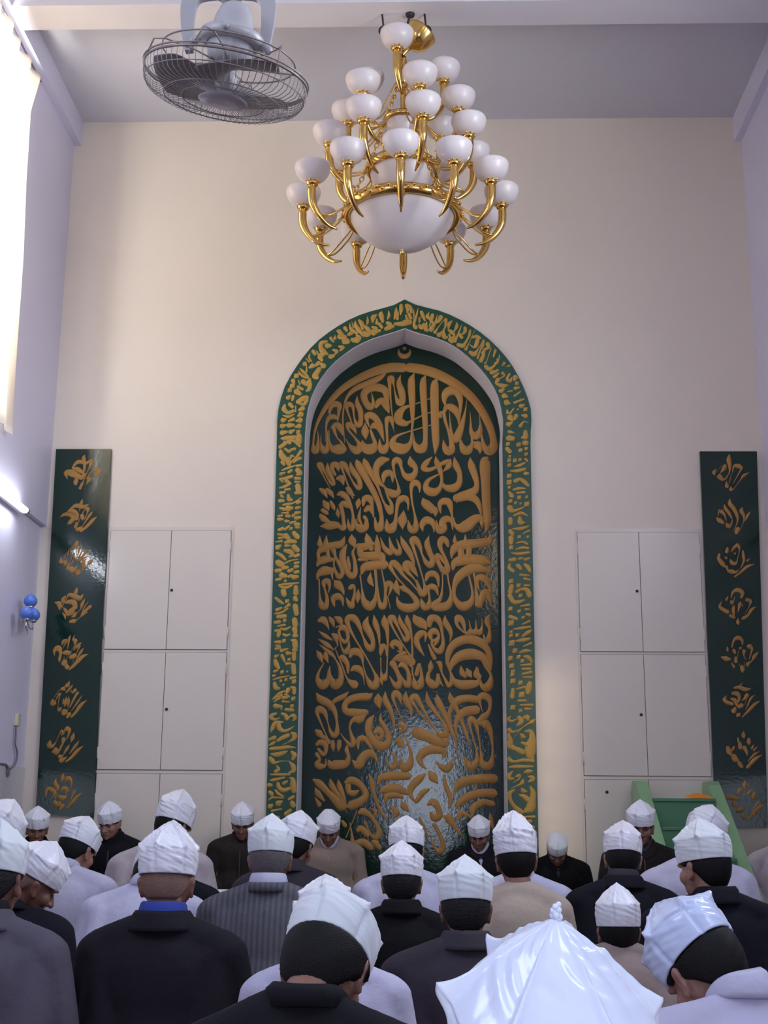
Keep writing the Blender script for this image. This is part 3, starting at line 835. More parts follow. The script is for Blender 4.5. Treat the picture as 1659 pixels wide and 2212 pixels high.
AR = """110,110,35 150,130,25 170,200,10;95,230,10 110,280,30 130,300,10;130,210,25 150,260,30;80,310,45 140,300,40 150,280,10;180,150,5 190,220,15 180,290,5;240,140,4 220,230,20 190,330,25 210,370,40;240,360,5 290,180,8;280,190,30 300,240,30 320,290,15;255,340,15 280,370,45 310,330,20;250,250,10 255,300,20;370,190,5 350,240,35 380,270,25 390,310,10;340,310,12 330,390,35 350,410,25;410,230,35 400,280,25 370,360,8;400,300,30 420,330,20 390,400,40 420,390,20;470,220,5 450,300,20 430,370,10;510,250,40 490,290,30 460,310,25;440,430,30 480,370,8 560,270,10;570,280,30 570,330,25 550,400,12 520,430,20 490,460,45;
540,390,8 550,480,40 580,490,25;650,290,4 610,330,35 600,390,8;600,400,15 640,430,40 670,460,20 640,510,25 610,460,15;700,320,12 700,360,30 670,420,12;620,520,35 650,540,30 680,480,10;760,340,5 730,420,15 680,540,25;800,380,30 800,420,30 760,460,15;740,460,30 760,490,30;720,580,35 770,590,40 800,560,25 870,440,8;860,410,20 850,470,25 820,530,10;920,400,4 840,570,10 810,630,30;890,490,25 940,480,30 980,500,20;950,520,35 930,590,35 900,610,15 860,580,10;860,670,30 910,690,45 950,640,15 1010,540,8;1020,530,20 1010,590,25 980,650,15 950,740,20;1070,570,35 1080,610,30 1030,640,25 1020,690,30;990,770,35 1020,700,30 1000,670,15;1110,620,10 1060,770,8 1040,800,20;1160,650,25 1140,720,15;1050,840,35 1090,870,35 1150,830,20;1180,750,10 1190,780,25 1160,810,25;
1210,700,5 1200,760,12 1130,850,8;1120,910,40 1160,900,30 1190,880,20;1250,790,5 1270,800,25 1240,830,8;1290,840,5 1330,830,20;1150,960,30 1200,920,15;1250,920,30 1270,950,15 1220,980,12;1330,930,20 1300,990,25 1340,1010,30 1360,970,10;1190,1000,40 1170,1040,20 1250,1070,40 1310,1060,10;1400,970,45 1390,1000,20;1420,1040,35;1230,1130,40 1260,1110,20;1270,1190,50 1300,1200,20;1400,1100,30 1440,1090,20;1360,1130,15 1310,1140,10;1390,1190,20 1460,1140,12;1300,1270,55 1330,1280,20;1390,1270,25 1500,1230,15;1460,1220,12;1300,1350,8 1310,1390,30;1380,1340,12 1340,1400,20;1470,1310,40 1500,1300,20;1430,1350,20;1520,1350,40;1340,1450,55 1360,1480,30;1410,1430,40 1390,1470,20;1520,1430,40 1480,1420,15;1320,1530,45 1360,1510,15;1460,1550,30 1500,1500,15 1550,1510,8;1330,1620,35 1380,1630,12;1330,1690,50 1390,1690,15;1520,1620,35 1520,1680,50 1480,1690,15;1320,1760,25;1510,1750,45"""
L1 = """280,50,20 350,60,35;560,10,60 575,100,40;430,30,40 500,20,25;260,190,45 330,140,45 420,85,30 520,110,40 570,170,35;340,220,30 400,260,35 440,230,30 490,220,35;270,260,45 290,330,70 350,380,60 400,360,20;430,380,15 440,330,35 480,340,20;380,400,60 400,450,60;300,430,50 320,460,40;440,430,20 520,350,25 590,260,45;470,440,15 560,370,40 590,370,30;290,560,15 390,520,30 520,480,12;530,490,30 590,480,30;270,620,40 330,600,25;400,590,35 440,560,30;540,560,60 580,610,50 530,630,25;250,690,10 330,690,35 440,660,40;250,700,15 300,740,25;360,730,50 400,750,30;510,690,45 570,690,35;500,745,25 570,745,20;250,840,15 330,820,35 420,770,30;340,870,25 410,860,30;540,810,60 550,870,60;270,920,40 330,910,30;510,920,40 580,915,40;280,970,35 310,990,20;390,960,35 400,1020,50 440,1030,35;260,1045,45 310,1045,35;310,1110,25 380,1100,35 470,1080,20 590,1000,15;540,1070,50 570,1060,35;
260,1160,25 320,1180,45;390,1170,70 450,1160,35;520,1160,40 570,1150,30;280,1240,12 380,1240,30;510,1240,40 570,1230,30;230,1290,25 290,1280,30;360,1290,35 400,1290,40;470,1280,45;240,1340,45 300,1340,25;350,1370,40 390,1370,30;510,1320,45 570,1310,40;430,1400,35 510,1370,15;510,1420,45 560,1420,35;240,1510,35 300,1490,40;340,1500,30 400,1450,25;430,1490,45;520,1470,35 560,1470,30;230,1580,30 310,1590,25;240,1640,30 310,1630,25;350,1600,60 390,1640,50;480,1560,50 530,1620,60;190,1700,12 280,1690,30;350,1710,40 430,1690,50 500,1700,40;220,1790,60 260,1760,30;350,1760,35 420,1760,20;480,1780,60 530,1830,60;340,1840,40 420,1860,60 460,1910,40 400,1940,15;210,1880,35 280,1920,40 340,1980,30;500,1930,40 550,1910,40;230,2030,70 280,2060,70;300,2060,25 420,2000,20 540,1980,12;500,2040,35 550,2030,30;500,2100,40 540,2090,35;310,2120,40 380,2110,30"""
L2 = """200,95,45 260,90,45;300,40,30 360,40,40;500,30,40 540,20,30;400,100,40 450,80,40;500,120,40 540,110,40;290,170,70 340,180,50;400,190,35 440,170,30;480,200,60 530,190,40;200,240,30 260,230,35;340,260,40;240,320,20 380,310,30 550,290,20;250,340,20 340,370,35 450,330,20;510,360,50 510,450,60;310,420,60 320,470,60;190,530,30 250,580,35 310,620,20;370,580,50;500,540,60 520,560,40;400,640,40 330,690,20;500,660,60 520,780,50;210,720,40 280,690,25;180,780,20 280,760,25 380,700,20;230,830,45 330,820,50;180,920,35 240,910,45;330,890,45;490,880,60 500,960,60;220,980,20 330,960,30;270,1020,25 340,1030,35 420,990,15;180,1050,25 240,1060,45 230,1130,40;490,1020,60 500,1070,50;310,1110,25 350,1130,30 410,1110,20;490,1130,50 520,1130,40;180,1230,25 250,1230,40;320,1210,50;440,1200,20 490,1220,60 500,1300,60;200,1290,30 250,1300,30;190,1340,30 260,1330,25;280,1370,40 380,1340,20;480,1360,45 520,1360,30;
380,1410,50 420,1410,30;190,1460,40 230,1440,20;480,1410,50 480,1500,45;290,1450,40 330,1540,25;400,1510,40;180,1530,45 200,1590,55 230,1640,40;360,1580,35 430,1570,20;470,1600,50 480,1720,50;170,1700,30 220,1680,20;290,1710,50;370,1700,25;150,1770,30 180,1760,20;150,1830,15 250,1800,25 400,1770,10;430,1810,35 500,1790,25;270,1850,35;350,1830,40;480,1860,55;170,1890,40 190,1960,50 240,1970,30;310,1910,30;390,1990,50 370,2030,40;430,1950,20 480,1970,45 480,2040,40;150,2120,10 250,2050,30 330,2010,15;180,2150,12 280,2080,30;340,2070,30 400,2100,25;470,2130,50"""
L3 = """140,90,12 240,40,30;170,130,12 270,70,25;330,60,40 400,50,30;490,80,45;320,120,25 430,130,20;200,200,60 300,210,30;480,200,50;380,260,40 490,270,40;300,250,25;200,330,30 130,360,45 130,405,45 190,430,30 270,400,12;310,330,30 370,360,45 390,410,50;400,430,25 440,380,20 500,360,45 530,405,45 500,450,15;120,640,15 150,570,50 200,485,45 320,475,20;250,510,50 270,585,55 340,625,40 430,600,30 520,540,5;100,770,35 180,740,50;90,870,15 150,840,40 190,810,20;240,790,35 320,740,50 410,700,50;330,725,30;470,660,25 520,690,60 510,755,50 430,810,15 320,860,8;
120,930,40 300,915,45 420,900,40 540,910,10;130,1020,25 220,1030,55 330,1000,45 400,970,15;110,1090,40 140,1130,60 180,1170,40 300,1140,12 440,1140,10;480,990,40 520,1040,60 490,1110,30;220,1220,20 250,1280,40 200,1320,40;440,1160,20 500,1230,60 505,1305,50 430,1340,20;120,1370,20 280,1370,30 440,1370,25;110,1470,20 180,1460,40 350,1420,20;440,1425,15 490,1455,55 500,1560,70 510,1640,60;340,1520,40 390,1490,30;240,1520,35 260,1590,50 330,1640,50 430,1610,40;90,1550,50 120,1550,40;100,1670,40 130,1700,50;200,1640,25 250,1700,35 330,1740,20;430,1790,30 500,1750,40;90,1800,20 150,1760,25 330,1770,15;250,1860,70 300,1830,30;110,1910,60 140,1890,30;480,1850,50 500,1890,60;140,1990,30 300,1960,20;380,2040,50 450,1980,40;150,2080,40 250,2100,30;100,2150,40 300,2160,30;400,2140,50 480,2110,40"""
R1 = """210,50,60 270,60,50;430,40,30 480,20,40;200,140,50;370,150,60;490,130,60;190,220,50 230,260,50;400,240,50;490,215,45;490,300,45;230,340,35;220,400,50;310,400,50;390,390,40;480,380,30 510,410,25;220,480,50;310,500,15 390,480,35 470,440,20;240,570,15 340,570,40 470,540,35;220,650,60;480,610,45 520,610,30;220,750,65;320,730,50 390,700,35 460,740,50 520,800,35;220,830,40;290,870,25 380,850,35 480,850,15;220,910,30 260,960,55;350,920,25 460,910,30;380,990,50;500,985,40;240,1050,50;320,1080,40;400,1090,30;500,1100,65;230,1160,70 260,1205,50 350,1190,30 450,1150,15;300,1280,25 410,1240,35 510,1280,15;240,1340,50 240,1400,50;390,1320,40 400,1390,60 460,1390,20;
280,1490,15 400,1490,40 530,1450,15;240,1530,50 270,1570,50;440,1570,15 540,1520,25;250,1640,60 250,1710,50;380,1620,45;520,1620,35;340,1720,15 430,1700,25 500,1730,30;250,1790,55;330,1820,15 430,1790,30 520,1800,30;260,1880,15 380,1890,35 530,1870,30;230,1990,35 300,1980,50;380,1970,35 430,1960,25;480,1980,40 540,1960,25;230,2050,20 220,2110,40 280,2160,40;360,2080,50 400,2120,40;470,2060,30 520,2100,50 550,2170,30"""
R2 = """400,160,30 530,170,20;460,220,30 540,240,25;250,260,60;370,330,55;470,330,30 540,330,20;260,340,50 240,430,55;340,430,35 410,390,30 500,400,50 540,480,60;230,490,50 290,590,50 380,590,40 460,560,20;400,490,50;410,660,20 530,640,30;240,700,55;480,710,25 540,710,20;380,740,45;240,830,45 330,860,40;440,840,45;500,790,30 540,800,40;250,930,70;430,950,15 540,900,30;290,1030,15 420,1010,35 550,990,25;250,1070,40;350,1120,45;250,1130,45;430,1140,20 520,1080,45 580,1040,10;320,1220,15 430,1200,45 540,1180,30;260,1250,75;450,1300,15 570,1250,30;310,1370,60;390,1400,20 480,1370,40 580,1370,10;240,1490,60;370,1470,50;430,1530,45;460,1460,25 530,1480,50 580,1550,25;
260,1610,60;400,1600,15 560,1590,30;430,1660,25 550,1660,35;280,1700,50;430,1740,20 570,1710,30;270,1750,50;440,1790,15 580,1790,25;280,1850,65;400,1880,55;550,1890,50 530,1970,70 520,2030,50;340,1980,15 460,1950,30;280,1990,40 270,2100,50;420,2070,70"""
R3 = """370,100,25 480,100,25;400,170,20 590,170,30;280,210,65;400,260,45;480,230,30 570,230,20;240,350,15 210,395,35 260,430,25 340,390,10;380,370,45 410,430,60 370,480,30 330,500,8;460,370,35 510,360,50 520,400,30;630,400,15 580,440,45 540,460,20 420,540,10 290,690,4;240,540,15 220,570,50 270,600,35 340,580,15 450,520,4;400,630,20 440,670,55 470,680,20;470,590,15 560,590,45 590,700,70 560,830,110 560,960,100 600,1030,30;210,640,35 240,740,60 230,810,70 310,860,50 400,900,60 440,930,40 460,880,15;420,770,25 500,800,50;220,1010,30 230,1045,50 300,1075,30 450,1050,40 600,1060,35;230,1160,20 360,1150,40 600,1150,20;450,1250,10 520,1230,50 600,1220,10;
280,1220,10 220,1290,45 230,1345,45 290,1340,20;330,1310,20 380,1300,45 370,1350,20 280,1410,5;440,1360,20 430,1405,45 380,1440,20 250,1500,5;530,1310,20 590,1325,45 590,1365,45 540,1390,20;420,1500,20 440,1530,50 500,1550,15;560,1480,25 600,1560,55 590,1680,70 560,1800,100 500,1850,60;300,1520,20 230,1580,45 240,1680,40 300,1780,40 400,1870,60 460,1870,20;380,1600,15 460,1630,50 520,1680,60;230,1950,50;460,1950,20 620,1950,30;420,2040,40 560,2020,40;240,2060,50 300,2130,40;460,2130,50 600,2120,40"""
for S, off, s_ in ((AL, (590, 640), 5.53), (AR, (860, 640), 5.53), (L1, (570, 940), 7.373), (L2, (570, 1220), 7.373), (L3, (570, 1500), 7.9),
                   (R1, (1070, 940), 7.373), (R2, (1070, 1220), 7.373), (R3, (1070, 1500), 7.373)):
    lettering('lettering', S, off, s_, YF, 0.004, M['gold_border'], mf, 1.5)

# --- the two long side boards with eight gilded emblems each
LA = ["""1045,205,10 1020,280,70 1040,400,50 1030,520,40;1170,280,4 1080,370,60 920,345,70 830,420,40 790,500,15;1000,560,60 900,500,90 820,480,50;700,690,10 660,575,70 760,565,120 880,620,100 980,660,80;880,680,60 860,760,80 870,800,30;1040,600,60 960,680,50;1190,280,8 1170,380,70 1130,470,20 1050,650,15 1000,760,20 950,870,50;990,780,50 960,860,40;1080,680,20 1190,540,30 1270,500,70 1310,540,80 1260,640,15 1200,680,20;1130,690,80 1080,790,10""",
"""1000,1090,6 970,1170,60 960,1250,40 930,1330,10;1120,1190,8 1010,1240,70 880,1220,80 790,1260,40 690,1350,10;700,1330,20 800,1330,90 880,1390,80 880,1470,70;550,1450,8 650,1390,60 760,1410,70 850,1480,70;800,1500,80 740,1560,70 710,1580,30;860,1640,60 880,1560,40;920,1530,15 1040,1300,20 1100,1280,70 1090,1380,15 1040,1480,30;990,1430,80 1000,1510,20;960,1680,80 890,1690,60 880,1640,20 940,1500,10;1200,1340,6 1150,1400,45 1040,1560,20 980,1660,15;1290,1440,6 1200,1510,60 1080,1640,55 970,1730,40"""]
LB = ["""700,720,60 740,600,15 790,480,15;570,500,15 570,580,80;640,600,70 660,640,50 690,550,20;540,590,40;780,740,110 820,760,70 900,650,10;900,780,80 890,840,50 960,800,20;890,200,60 870,240,70 800,320,15 750,400,8;890,250,40 880,380,8;970,250,6 930,340,35 910,450,10;1000,320,6 960,430,25 890,560,12;1080,370,50 1030,440,35 940,540,50;940,550,70 1000,520,40 1120,470,10;730,330,5 710,430,30 700,490,8;680,400,5 650,470,15 610,560,8;830,430,35 820,480,40 860,540,15;800,380,6 760,450,20;1080,520,8 1010,590,60 1020,680,70 1000,760,20;1200,540,10 1150,590,70 1090,660,10;820,550,8 780,620,20 760,680,8""",
"""890,1100,6 860,1200,70 820,1260,30;1010,1230,6 950,1310,80 850,1280,90 740,1245,65 690,1300,25 570,1520,12;850,1490,80 830,1400,90 740,1385,85 660,1400,40;830,1500,60 760,1590,110 700,1640,60;620,1500,20 660,1560,60 690,1650,30;660,1270,25 610,1330,60 600,1400,25 640,1350,10;460,1400,30 530,1425,90 540,1540,20;560,1470,60;600,1600,10 640,1660,40 660,1730,10;1050,1320,5 990,1430,60 960,1530,15 880,1610,10;870,1600,30 830,1660,60 780,1690,15;760,1780,50 830,1765,80 870,1740,20;1110,1390,8 1060,1450,20 1000,1560,20;1150,1480,60 1080,1540,50 1010,1620,70 960,1680,20 870,1760,10;1080,1600,30"""]
LC = ["""440,620,5 440,510,60 520,470,110 560,560,50 540,680,50 540,730,20;680,300,40 620,330,60 590,400,20;680,330,30 600,470,8;760,200,10 730,290,40 700,480,10;840,200,8 810,290,40 850,320,80 830,420,12 760,550,10;590,560,30 680,555,90 740,560,60;640,640,10 620,700,15;640,750,100 600,790,70 660,700,12 760,560,12;960,360,30 880,430,60 820,500,15;940,420,40 880,560,10 800,740,10;780,640,80 840,610,80;690,850,70 680,820,70 740,840,20;1020,460,5 970,530,45 870,690,15;1110,580,8 990,640,65 830,800,60 740,890,30""",
"""740,1120,8 700,1200,70 650,1230,30;560,1290,20 610,1275,75 640,1290,40;530,1300,10 430,1450,8;400,1480,20 410,1550,110 440,1560,60;460,1500,10 530,1370,30;560,1370,30 530,1460,15 510,1640,10 530,1680,80 570,1660,30;800,1190,5 760,1250,40 680,1340,30;770,1320,30;850,1300,60 800,1350,30;910,1350,40 870,1400,40 750,1640,10;860,1370,12 700,1700,10;620,1470,8 630,1550,60;670,1430,8 670,1530,60 640,1620,20;720,1430,8 720,1520,50 700,1630,15;640,1740,110 610,1790,50 690,1700,10;990,1400,6 900,1540,30 770,1720,8;740,1770,60 700,1830,50;1080,1500,6 970,1590,60 870,1730,50 780,1830,40"""]
LD = ["""360,450,8 340,550,100 400,570,60 470,480,12 540,330,15 590,270,50 600,310,30 580,360,10;700,230,90 740,260,50 690,430,15;650,240,30 620,340,10;620,440,80 600,520,30 540,590,10;380,690,8 470,670,130 540,640,40 640,480,10;830,300,6 800,400,70 770,490,10;740,540,6 690,620,50 610,750,10;550,780,70 590,770,40;930,460,5 860,560,50 740,720,15;580,850,90 620,830,60 690,780,10;1020,560,5 900,660,60 780,790,50 670,880,30""",
"""480,1210,8 450,1300,60 500,1400,70 490,1460,30;610,1110,10 600,1200,70 570,1290,8;640,1300,10 700,1205,75 760,1240,55 780,1330,25 740,1480,10 680,1580,8;260,1590,8 290,1440,60 370,1435,80 440,1500,70 400,1590,20;560,1460,20 620,1415,75 690,1430,55 660,1530,25;540,1570,50 590,1600,100 650,1590,60;490,1520,10 450,1620,20;440,1680,50 500,1730,90 550,1690,40;880,1420,5 820,1500,50 760,1640,12 690,1740,8;990,1500,8 880,1590,60 770,1720,50 690,1800,30;600,1760,70 560,1820,40"""]
RA = ["""890,200,15 880,300,80 900,430,60 890,560,20 830,660,25;700,650,90 760,700,50 840,670,15;800,430,60 780,480,70 720,560,15;650,640,20 700,590,20;620,490,15 580,560,60 600,600,20;740,420,4 620,560,6;950,560,10 980,440,40 1060,430,85 1130,470,50 1100,540,25 960,780,8;930,580,8 890,760,15;830,740,15 840,840,60 870,800,15;920,840,15 920,900,60 960,880,15;1290,560,4 1180,620,50 1100,720,15 960,900,8""",
"""900,1090,15 900,1180,70 980,1280,70 1040,1410,55 1050,1540,25 970,1740,5;790,1200,15 810,1270,50 890,1380,50 940,1480,20;740,1340,70 790,1400,40 830,1520,10;690,1310,30 660,1420,10;640,1470,30 690,1510,80 760,1560,50;830,1570,20 870,1625,85 930,1580,30 950,1500,8;1145,1260,15 1130,1330,70 1180,1430,40 1170,1550,12 1110,1680,8;1310,1330,4 1250,1420,40 1200,1530,8;1060,1690,80 1030,1760,60"""]
RB = ["""690,350,40 680,430,60 750,530,80 800,590,40;850,230,40 840,290,60;830,420,40 800,400,20;1050,160,60 980,210,40 930,290,12;1080,190,50 1090,280,15 1040,480,15;1000,330,40;910,450,20 940,510,70 1010,530,50 1050,470,12;840,580,30 850,640,40;870,680,50 940,690,80 1010,700,50 1080,650,8;1160,280,30 1170,380,50 1180,480,35 1110,630,8;1300,420,5 1250,470,35;1390,540,6 1250,590,50 1120,700,40 1000,790,30""",
"""920,1220,10 960,1100,40 1060,1055,75 1150,1110,65 1130,1200,40;930,1290,50 950,1330,30 1000,1190,10;860,1190,20 830,1250,40;740,1270,4 700,1380,50 760,1440,65 850,1490,65;980,1390,40 970,1460,50 990,1600,10;920,1570,60 980,1600,50;1100,1340,60 1060,1500,8;1110,1310,30 1150,1370,20;1240,1250,60 1310,1275,55 1290,1370,15 1200,1540,8;1060,1630,20 1060,1700,60 1070,1740,20;1420,1385,5 1330,1450,50 1260,1560,40 1180,1610,55 1150,1630,30"""]
RC = ["""940,350,20 980,215,40 1060,165,75 1140,210,50 1150,300,20;980,420,60 1000,460,40;1110,370,50;850,350,20 855,410,50;740,550,30 820,580,90 890,590,50;1020,560,40 1020,630,60;940,670,20 980,740,40;1050,570,6 1070,420,8;1180,430,60 1180,520,20 1220,600,8;1300,340,85 1340,400,40 1280,600,8;1250,330,30;1470,440,5 1390,530,60 1340,620,20 1260,680,55 1250,720,30;1140,720,30 1150,790,75 1150,840,30;1090,680,8 1110,760,10;1190,650,6 1180,760,10""",
"""1310,1180,20 1200,1190,70 1080,1150,60 1000,1160,40;1150,1060,4 1110,1110,30;960,1270,50 1040,1275,80 1090,1340,55 1070,1430,45;930,1380,40 1000,1405,65 1040,1500,50;830,1320,15 790,1390,60 850,1450,65 940,1480,60;1240,1310,70 1200,1370,50 1140,1420,8;1240,1370,10 1190,1500,8;1130,1510,75 1080,1540,50;980,1620,85 1000,1580,60;1070,1700,75;1400,1300,5 1320,1370,35 1210,1600,8;1500,1420,8 1390,1490,50 1270,1620,45 1150,1740,20"""]
RD = ["""1170,200,30 1170,270,70 1180,320,15;1060,320,25 1070,380,40;1280,340,50 1280,400,70 1290,450,15;860,510,60 890,590,95 920,650,40;980,500,40 950,560,30;1100,430,60 1110,500,70;1190,510,70 1230,590,50 1240,650,20;980,680,80 1010,740,100 1060,760,40;1090,820,70 1130,880,60;1370,460,20 1340,520,40;1440,490,15 1380,560,30;1490,580,8 1390,640,40 1260,780,10;1540,650,8 1400,740,60 1250,900,50""",
"""1210,1160,20 1200,1250,80 1190,1340,15 1180,1450,8;1100,1330,50 1070,1400,60;1350,1330,20 1290,1400,60 1240,1460,10;1390,1410,60 1370,1500,60;850,1500,60 950,1500,90 1060,1530,50;960,1580,30 980,1640,85;1060,1760,75 1130,1730,85 1180,1720,30;1170,1870,70 1190,1920,40;1500,1550,8 1430,1630,35 1330,1800,10;1600,1630,6 1470,1710,60 1330,1860,50 1260,1920,30"""]
YS = -0.03
for nm, quad, x0, sets in (('left', ((121, 970), (240, 970), (202, 1766), (77, 1757)), 70, ((LA, 960), (LB, 1150), (LC, 1350), (LD, 1550))),
                           ('right', ((1512, 975), (1635, 975), (1659, 1787), (1546, 1786)), 1479, ((RA, 960), (RB, 1160), (RC, 1360), (RD, 1560)))):
    q = [on_y(x, y, YS) for x, y in quad]
    poly = [(p[0], p[2]) for p in q]
    r_ = empty('calligraphy_board', ((poly[0][0] + poly[1][0]) / 2, 0.0, poly[2][1]))
    tag(r_, 'tall narrow green board with eight gold emblems %s' % ('left of the niche near the blue lamp' if nm == 'left' else 'right of the niche behind the pulpit'), 'calligraphy board',
        'long green boards beside the niche')
    adopt(build('board', slab(poly, YS, -0.002), M['green'], r_))
    for S, oy in sets:
        for s_ in S:
            lettering('emblem', s_, (x0, oy), 1659 / 180.0, YS, 0.005, M['gold_paint'], r_)

# ================================================================ cupboards built into the front wall
def cupboard(label, xl, xc, xr, rows_px, xpx, knobs, extra=()):
    """xl/xc/xr: wall x of left edge, middle and right edge; rows_px: pairs (top,bottom) pixel rows of the door tiers"""
    r_ = empty('wall_cupboard', ((xl + xr) / 2, 0.0, 0.05))
    tag(r_, label, 'cupboard', 'cream cupboards flush in the front wall')
    ztop = on_y(xpx, rows_px[0][0] - 3, 0)[2]
    bm = bmesh.new()
    box(bm, (xl - 0.02, -0.006, 0.05), (xr + 0.02, 0.002, ztop + 0.02))
    adopt(build('carcass', bm, M['door_paint'], r_))
    for i, (a, b) in enumerate(rows_px):
        z1 = on_y(xpx, a, 0)[2]
        z0 = on_y(xpx, b, 0)[2] if b else 0.08
        bm = bmesh.new()
        box(bm, (xl - 0.004, -0.0068, z0 - 0.004), (xr + 0.004, -0.005, z1 + 0.004))
        adopt(build('seam', bm, M['gap'], r_))
        for s, (xa, xb) in enumerate(((xl, xc - 0.0022), (xc + 0.0022, xr))):
            bm = bmesh.new()
            box(bm, (xa, -0.016, z0), (xb, -0.007, z1))
            bevel(bm, 0.0015, 1)
            d = adopt(build('cupboard_door', bm, M['door_paint'], r_))
            xh = xa - 0.002 if s == 0 else xb + 0.002
            for fz in (0.14, 0.86):
                z = z0 + (z1 - z0) * fz
                bm = bmesh.new()
                tube(bm, [(xh, -0.017, z - 0.045), (xh, -0.017, z + 0.045)], 0.005, 8)
                build('hinge', bm, M['wall_front'], d, True)
    for kx, ky in knobs:
        p = on_y(kx, ky, -0.016)
        bm = bmesh.new()
        lathe(bm, [(0, 0.012), (0.009, 0.010), (0.012, 0.005), (0.010, 0.0), (0.0, 0.0)], 16,
              Matrix.Translation((p[0], -0.016, p[2])) @ Matrix.Rotation(PI / 2, 4, 'X'))
        adopt(build('knob', bm, M['dark_metal'], r_, True))
    return r_


def wx(x, y):
    return on_y(x, y, 0)[0]


cupboard('built-in cream cupboard with paired doors left of the niche', wx(240, 1160), wx(371, 1160), wx(499, 1160),
         ((1147, 1403), (1410, 1663), (1672, 0)), 371, ((371, 1275), (360, 1532)))
cupboard('built-in cream cupboard with paired doors right of the niche behind the green pulpit', wx(1247, 1160), wx(1379, 1160), wx(1509, 1160),
         ((1151, 1408), (1415, 1676), (1685, 0)), 1379, ((1376, 1277), (1385, 1544), (1311, 1711), (1367, 1713)))
# panel joints of the wall cladding
for px_, a, b in ((1253, 1162, 1246), (1250, 502, 585)):
    p, q = on_y(a, px_, 0), on_y(b, px_, 0)
    bm = bmesh.new()
    box(bm, (p[0], -0.0015, p[2] - 0.002), (q[0], 0.001, p[2] + 0.002))
    struct('trim_7' if a > 1000 else 'trim_8', bm, M['beam'])

# ================================================================ green stepped pulpit
xl_ = on_y(1368, 1690, -0.15)[0]
xr_ = on_y(1546, 1690, -0.15)[0]
pul = empty('pulpit', ((xl_ + xr_) / 2, -0.75, 0.0))
tag(pul, 'green wooden stepped pulpit with sloping side rails against the right cupboard', 'pulpit')
ztop = EYE + 0.335
prof = [(-0.06, 0.0), (-0.06, ztop - 0.03), (-0.09, ztop), (-0.24, ztop), (-0.30, ztop - 0.03), (-1.92, 0.22), (-1.95, 0.16), (-1.95, 0.0)]
for xs in (xl_, xr_ - 0.085):
    bm = bmesh.new()
    vs = [bm.verts.new((xs, y, z)) for y, z in prof]
    f = bm.faces.new(vs)
    rr = bmesh.ops.extrude_face_region(bm, geom=[f])
    for e in rr['geom']:
        if isinstance(e, bmesh.types.BMVert):
            e.co.x += 0.085
    bmesh.ops.triangulate(bm, faces=[q for q in bm.faces if len(q.verts) > 4])
    adopt(build('side_rail', bm, M['minbar_rail'], pul))
stp = [(-0.06, -0.52 - 0.275 * k, EYE + 0.205 - 0.2 * k) for k in range(6)]
prev_y = -0.06
for k, (ya_, yb_, z) in enumerate(stp):
    bm = bmesh.new()
    y_back = -0.06 if k == 0 else stp[k - 1][1]
    box(bm, (xl_ + 0.087, yb_ + 0.015, max(0.0, z - 0.205)), (xr_ - 0.087, y_back if k else -0.06, z - 0.025))
    adopt(build('riser', bm, M['minbar'], pul))
    bm = bmesh.new()
    box(bm, (xl_ + 0.087, yb_, z - 0.024), (xr_ - 0.087, y_back, z))
    bevel(bm, 0.004)
    adopt(build('tread', bm, M['minbar'], pul))
# folded orange cloth on the top tread
p0_ = on_y(1534, 1706, -0.42)
cx_, cy_ = xr_ - 0.087 - 0.10, -0.40
bm = bmesh.new()
n = 20
for layer in range(3):
    g = []
    for i in range(n + 1):
        row = []
        for j in range(9):
            u, v = i / n - 0.5, j / 8 - 0.5
            h_ = 0.011 * (layer + 1) + 0.007 * math.sin(u * 9 + layer) * math.cos(v * 6)
            h_ *= max(0.05, 1 - (abs(u) * 2) ** 4) * max(0.05, 1 - (abs(v) * 2) ** 4)
            row.append(bm.verts.new((cx_ + u * 0.19, cy_ + v * 0.13 + 0.01 * math.sin(u * 7), stp[0][2] + 0.001 + h_)))
        g.append(row)
    for i in range(n):
        for j in range(8):
            bm.faces.new((g[i][j], g[i + 1][j], g[i + 1][j + 1], g[i][j + 1]))
oc = build('folded_cloth', bm, M['orange'], None, True)
tag(oc, 'small folded orange cloth lying on the top step of the green pulpit', 'cloth')

# ================================================================ chandelier
CY = (BEAM_Y[0] + BEAM_Y[1]) / 2
CP = on_y(869, 430, CY)
CXc = CP[0]


def zat(y):
    return on_y(869, y, CY)[2]


def mpp_at(x, y):
    return (on_y(x + 1, y, CY)[0] - on_y(x, y, CY)[0])


ch = empty('chandelier', (CXc, CY, ZB))
tag(ch, 'large tiered brass chandelier with white alabaster bowls hanging from the ceiling beam', 'chandelier')


def C(bm_name, bm, m, parent=None, smooth=True):
    o = build(bm_name, bm, m, parent or ch, smooth)
    if parent is None:
        adopt(o)
    return o


ax = Matrix.Translation((CXc, CY, 0))
zR1, zR2, zR3, zR4 = zat(428), zat(318), zat(236), zat(150)
mp1 = mpp_at(869, 430)
r1, r2, r3, r4 = 214 * mp1, 160 * mpp_at(869, 318), 122 * mpp_at(869, 236), 58 * mpp_at(869, 150)
# centre stem
bm = bmesh.new()
zs = zat(150)
lathe(bm, [(0.0, zs + 0.10), (0.022, zs + 0.10), (0.03, zs + 0.06), (0.014, zs + 0.03), (0.03, zs), (0.055, zs - 0.04), (0.04, zs - 0.10), (0.018, zs - 0.14), (0.016, zR3 - 0.05),
           (0.05, zR3 - 0.09), (0.02, zR3 - 0.12), (0.015, zR1 + 0.1), (0.03, zR1 - 0.02), (0.0, zR1 - 0.03)], 20, ax)
C('stem', bm, M['gold'])
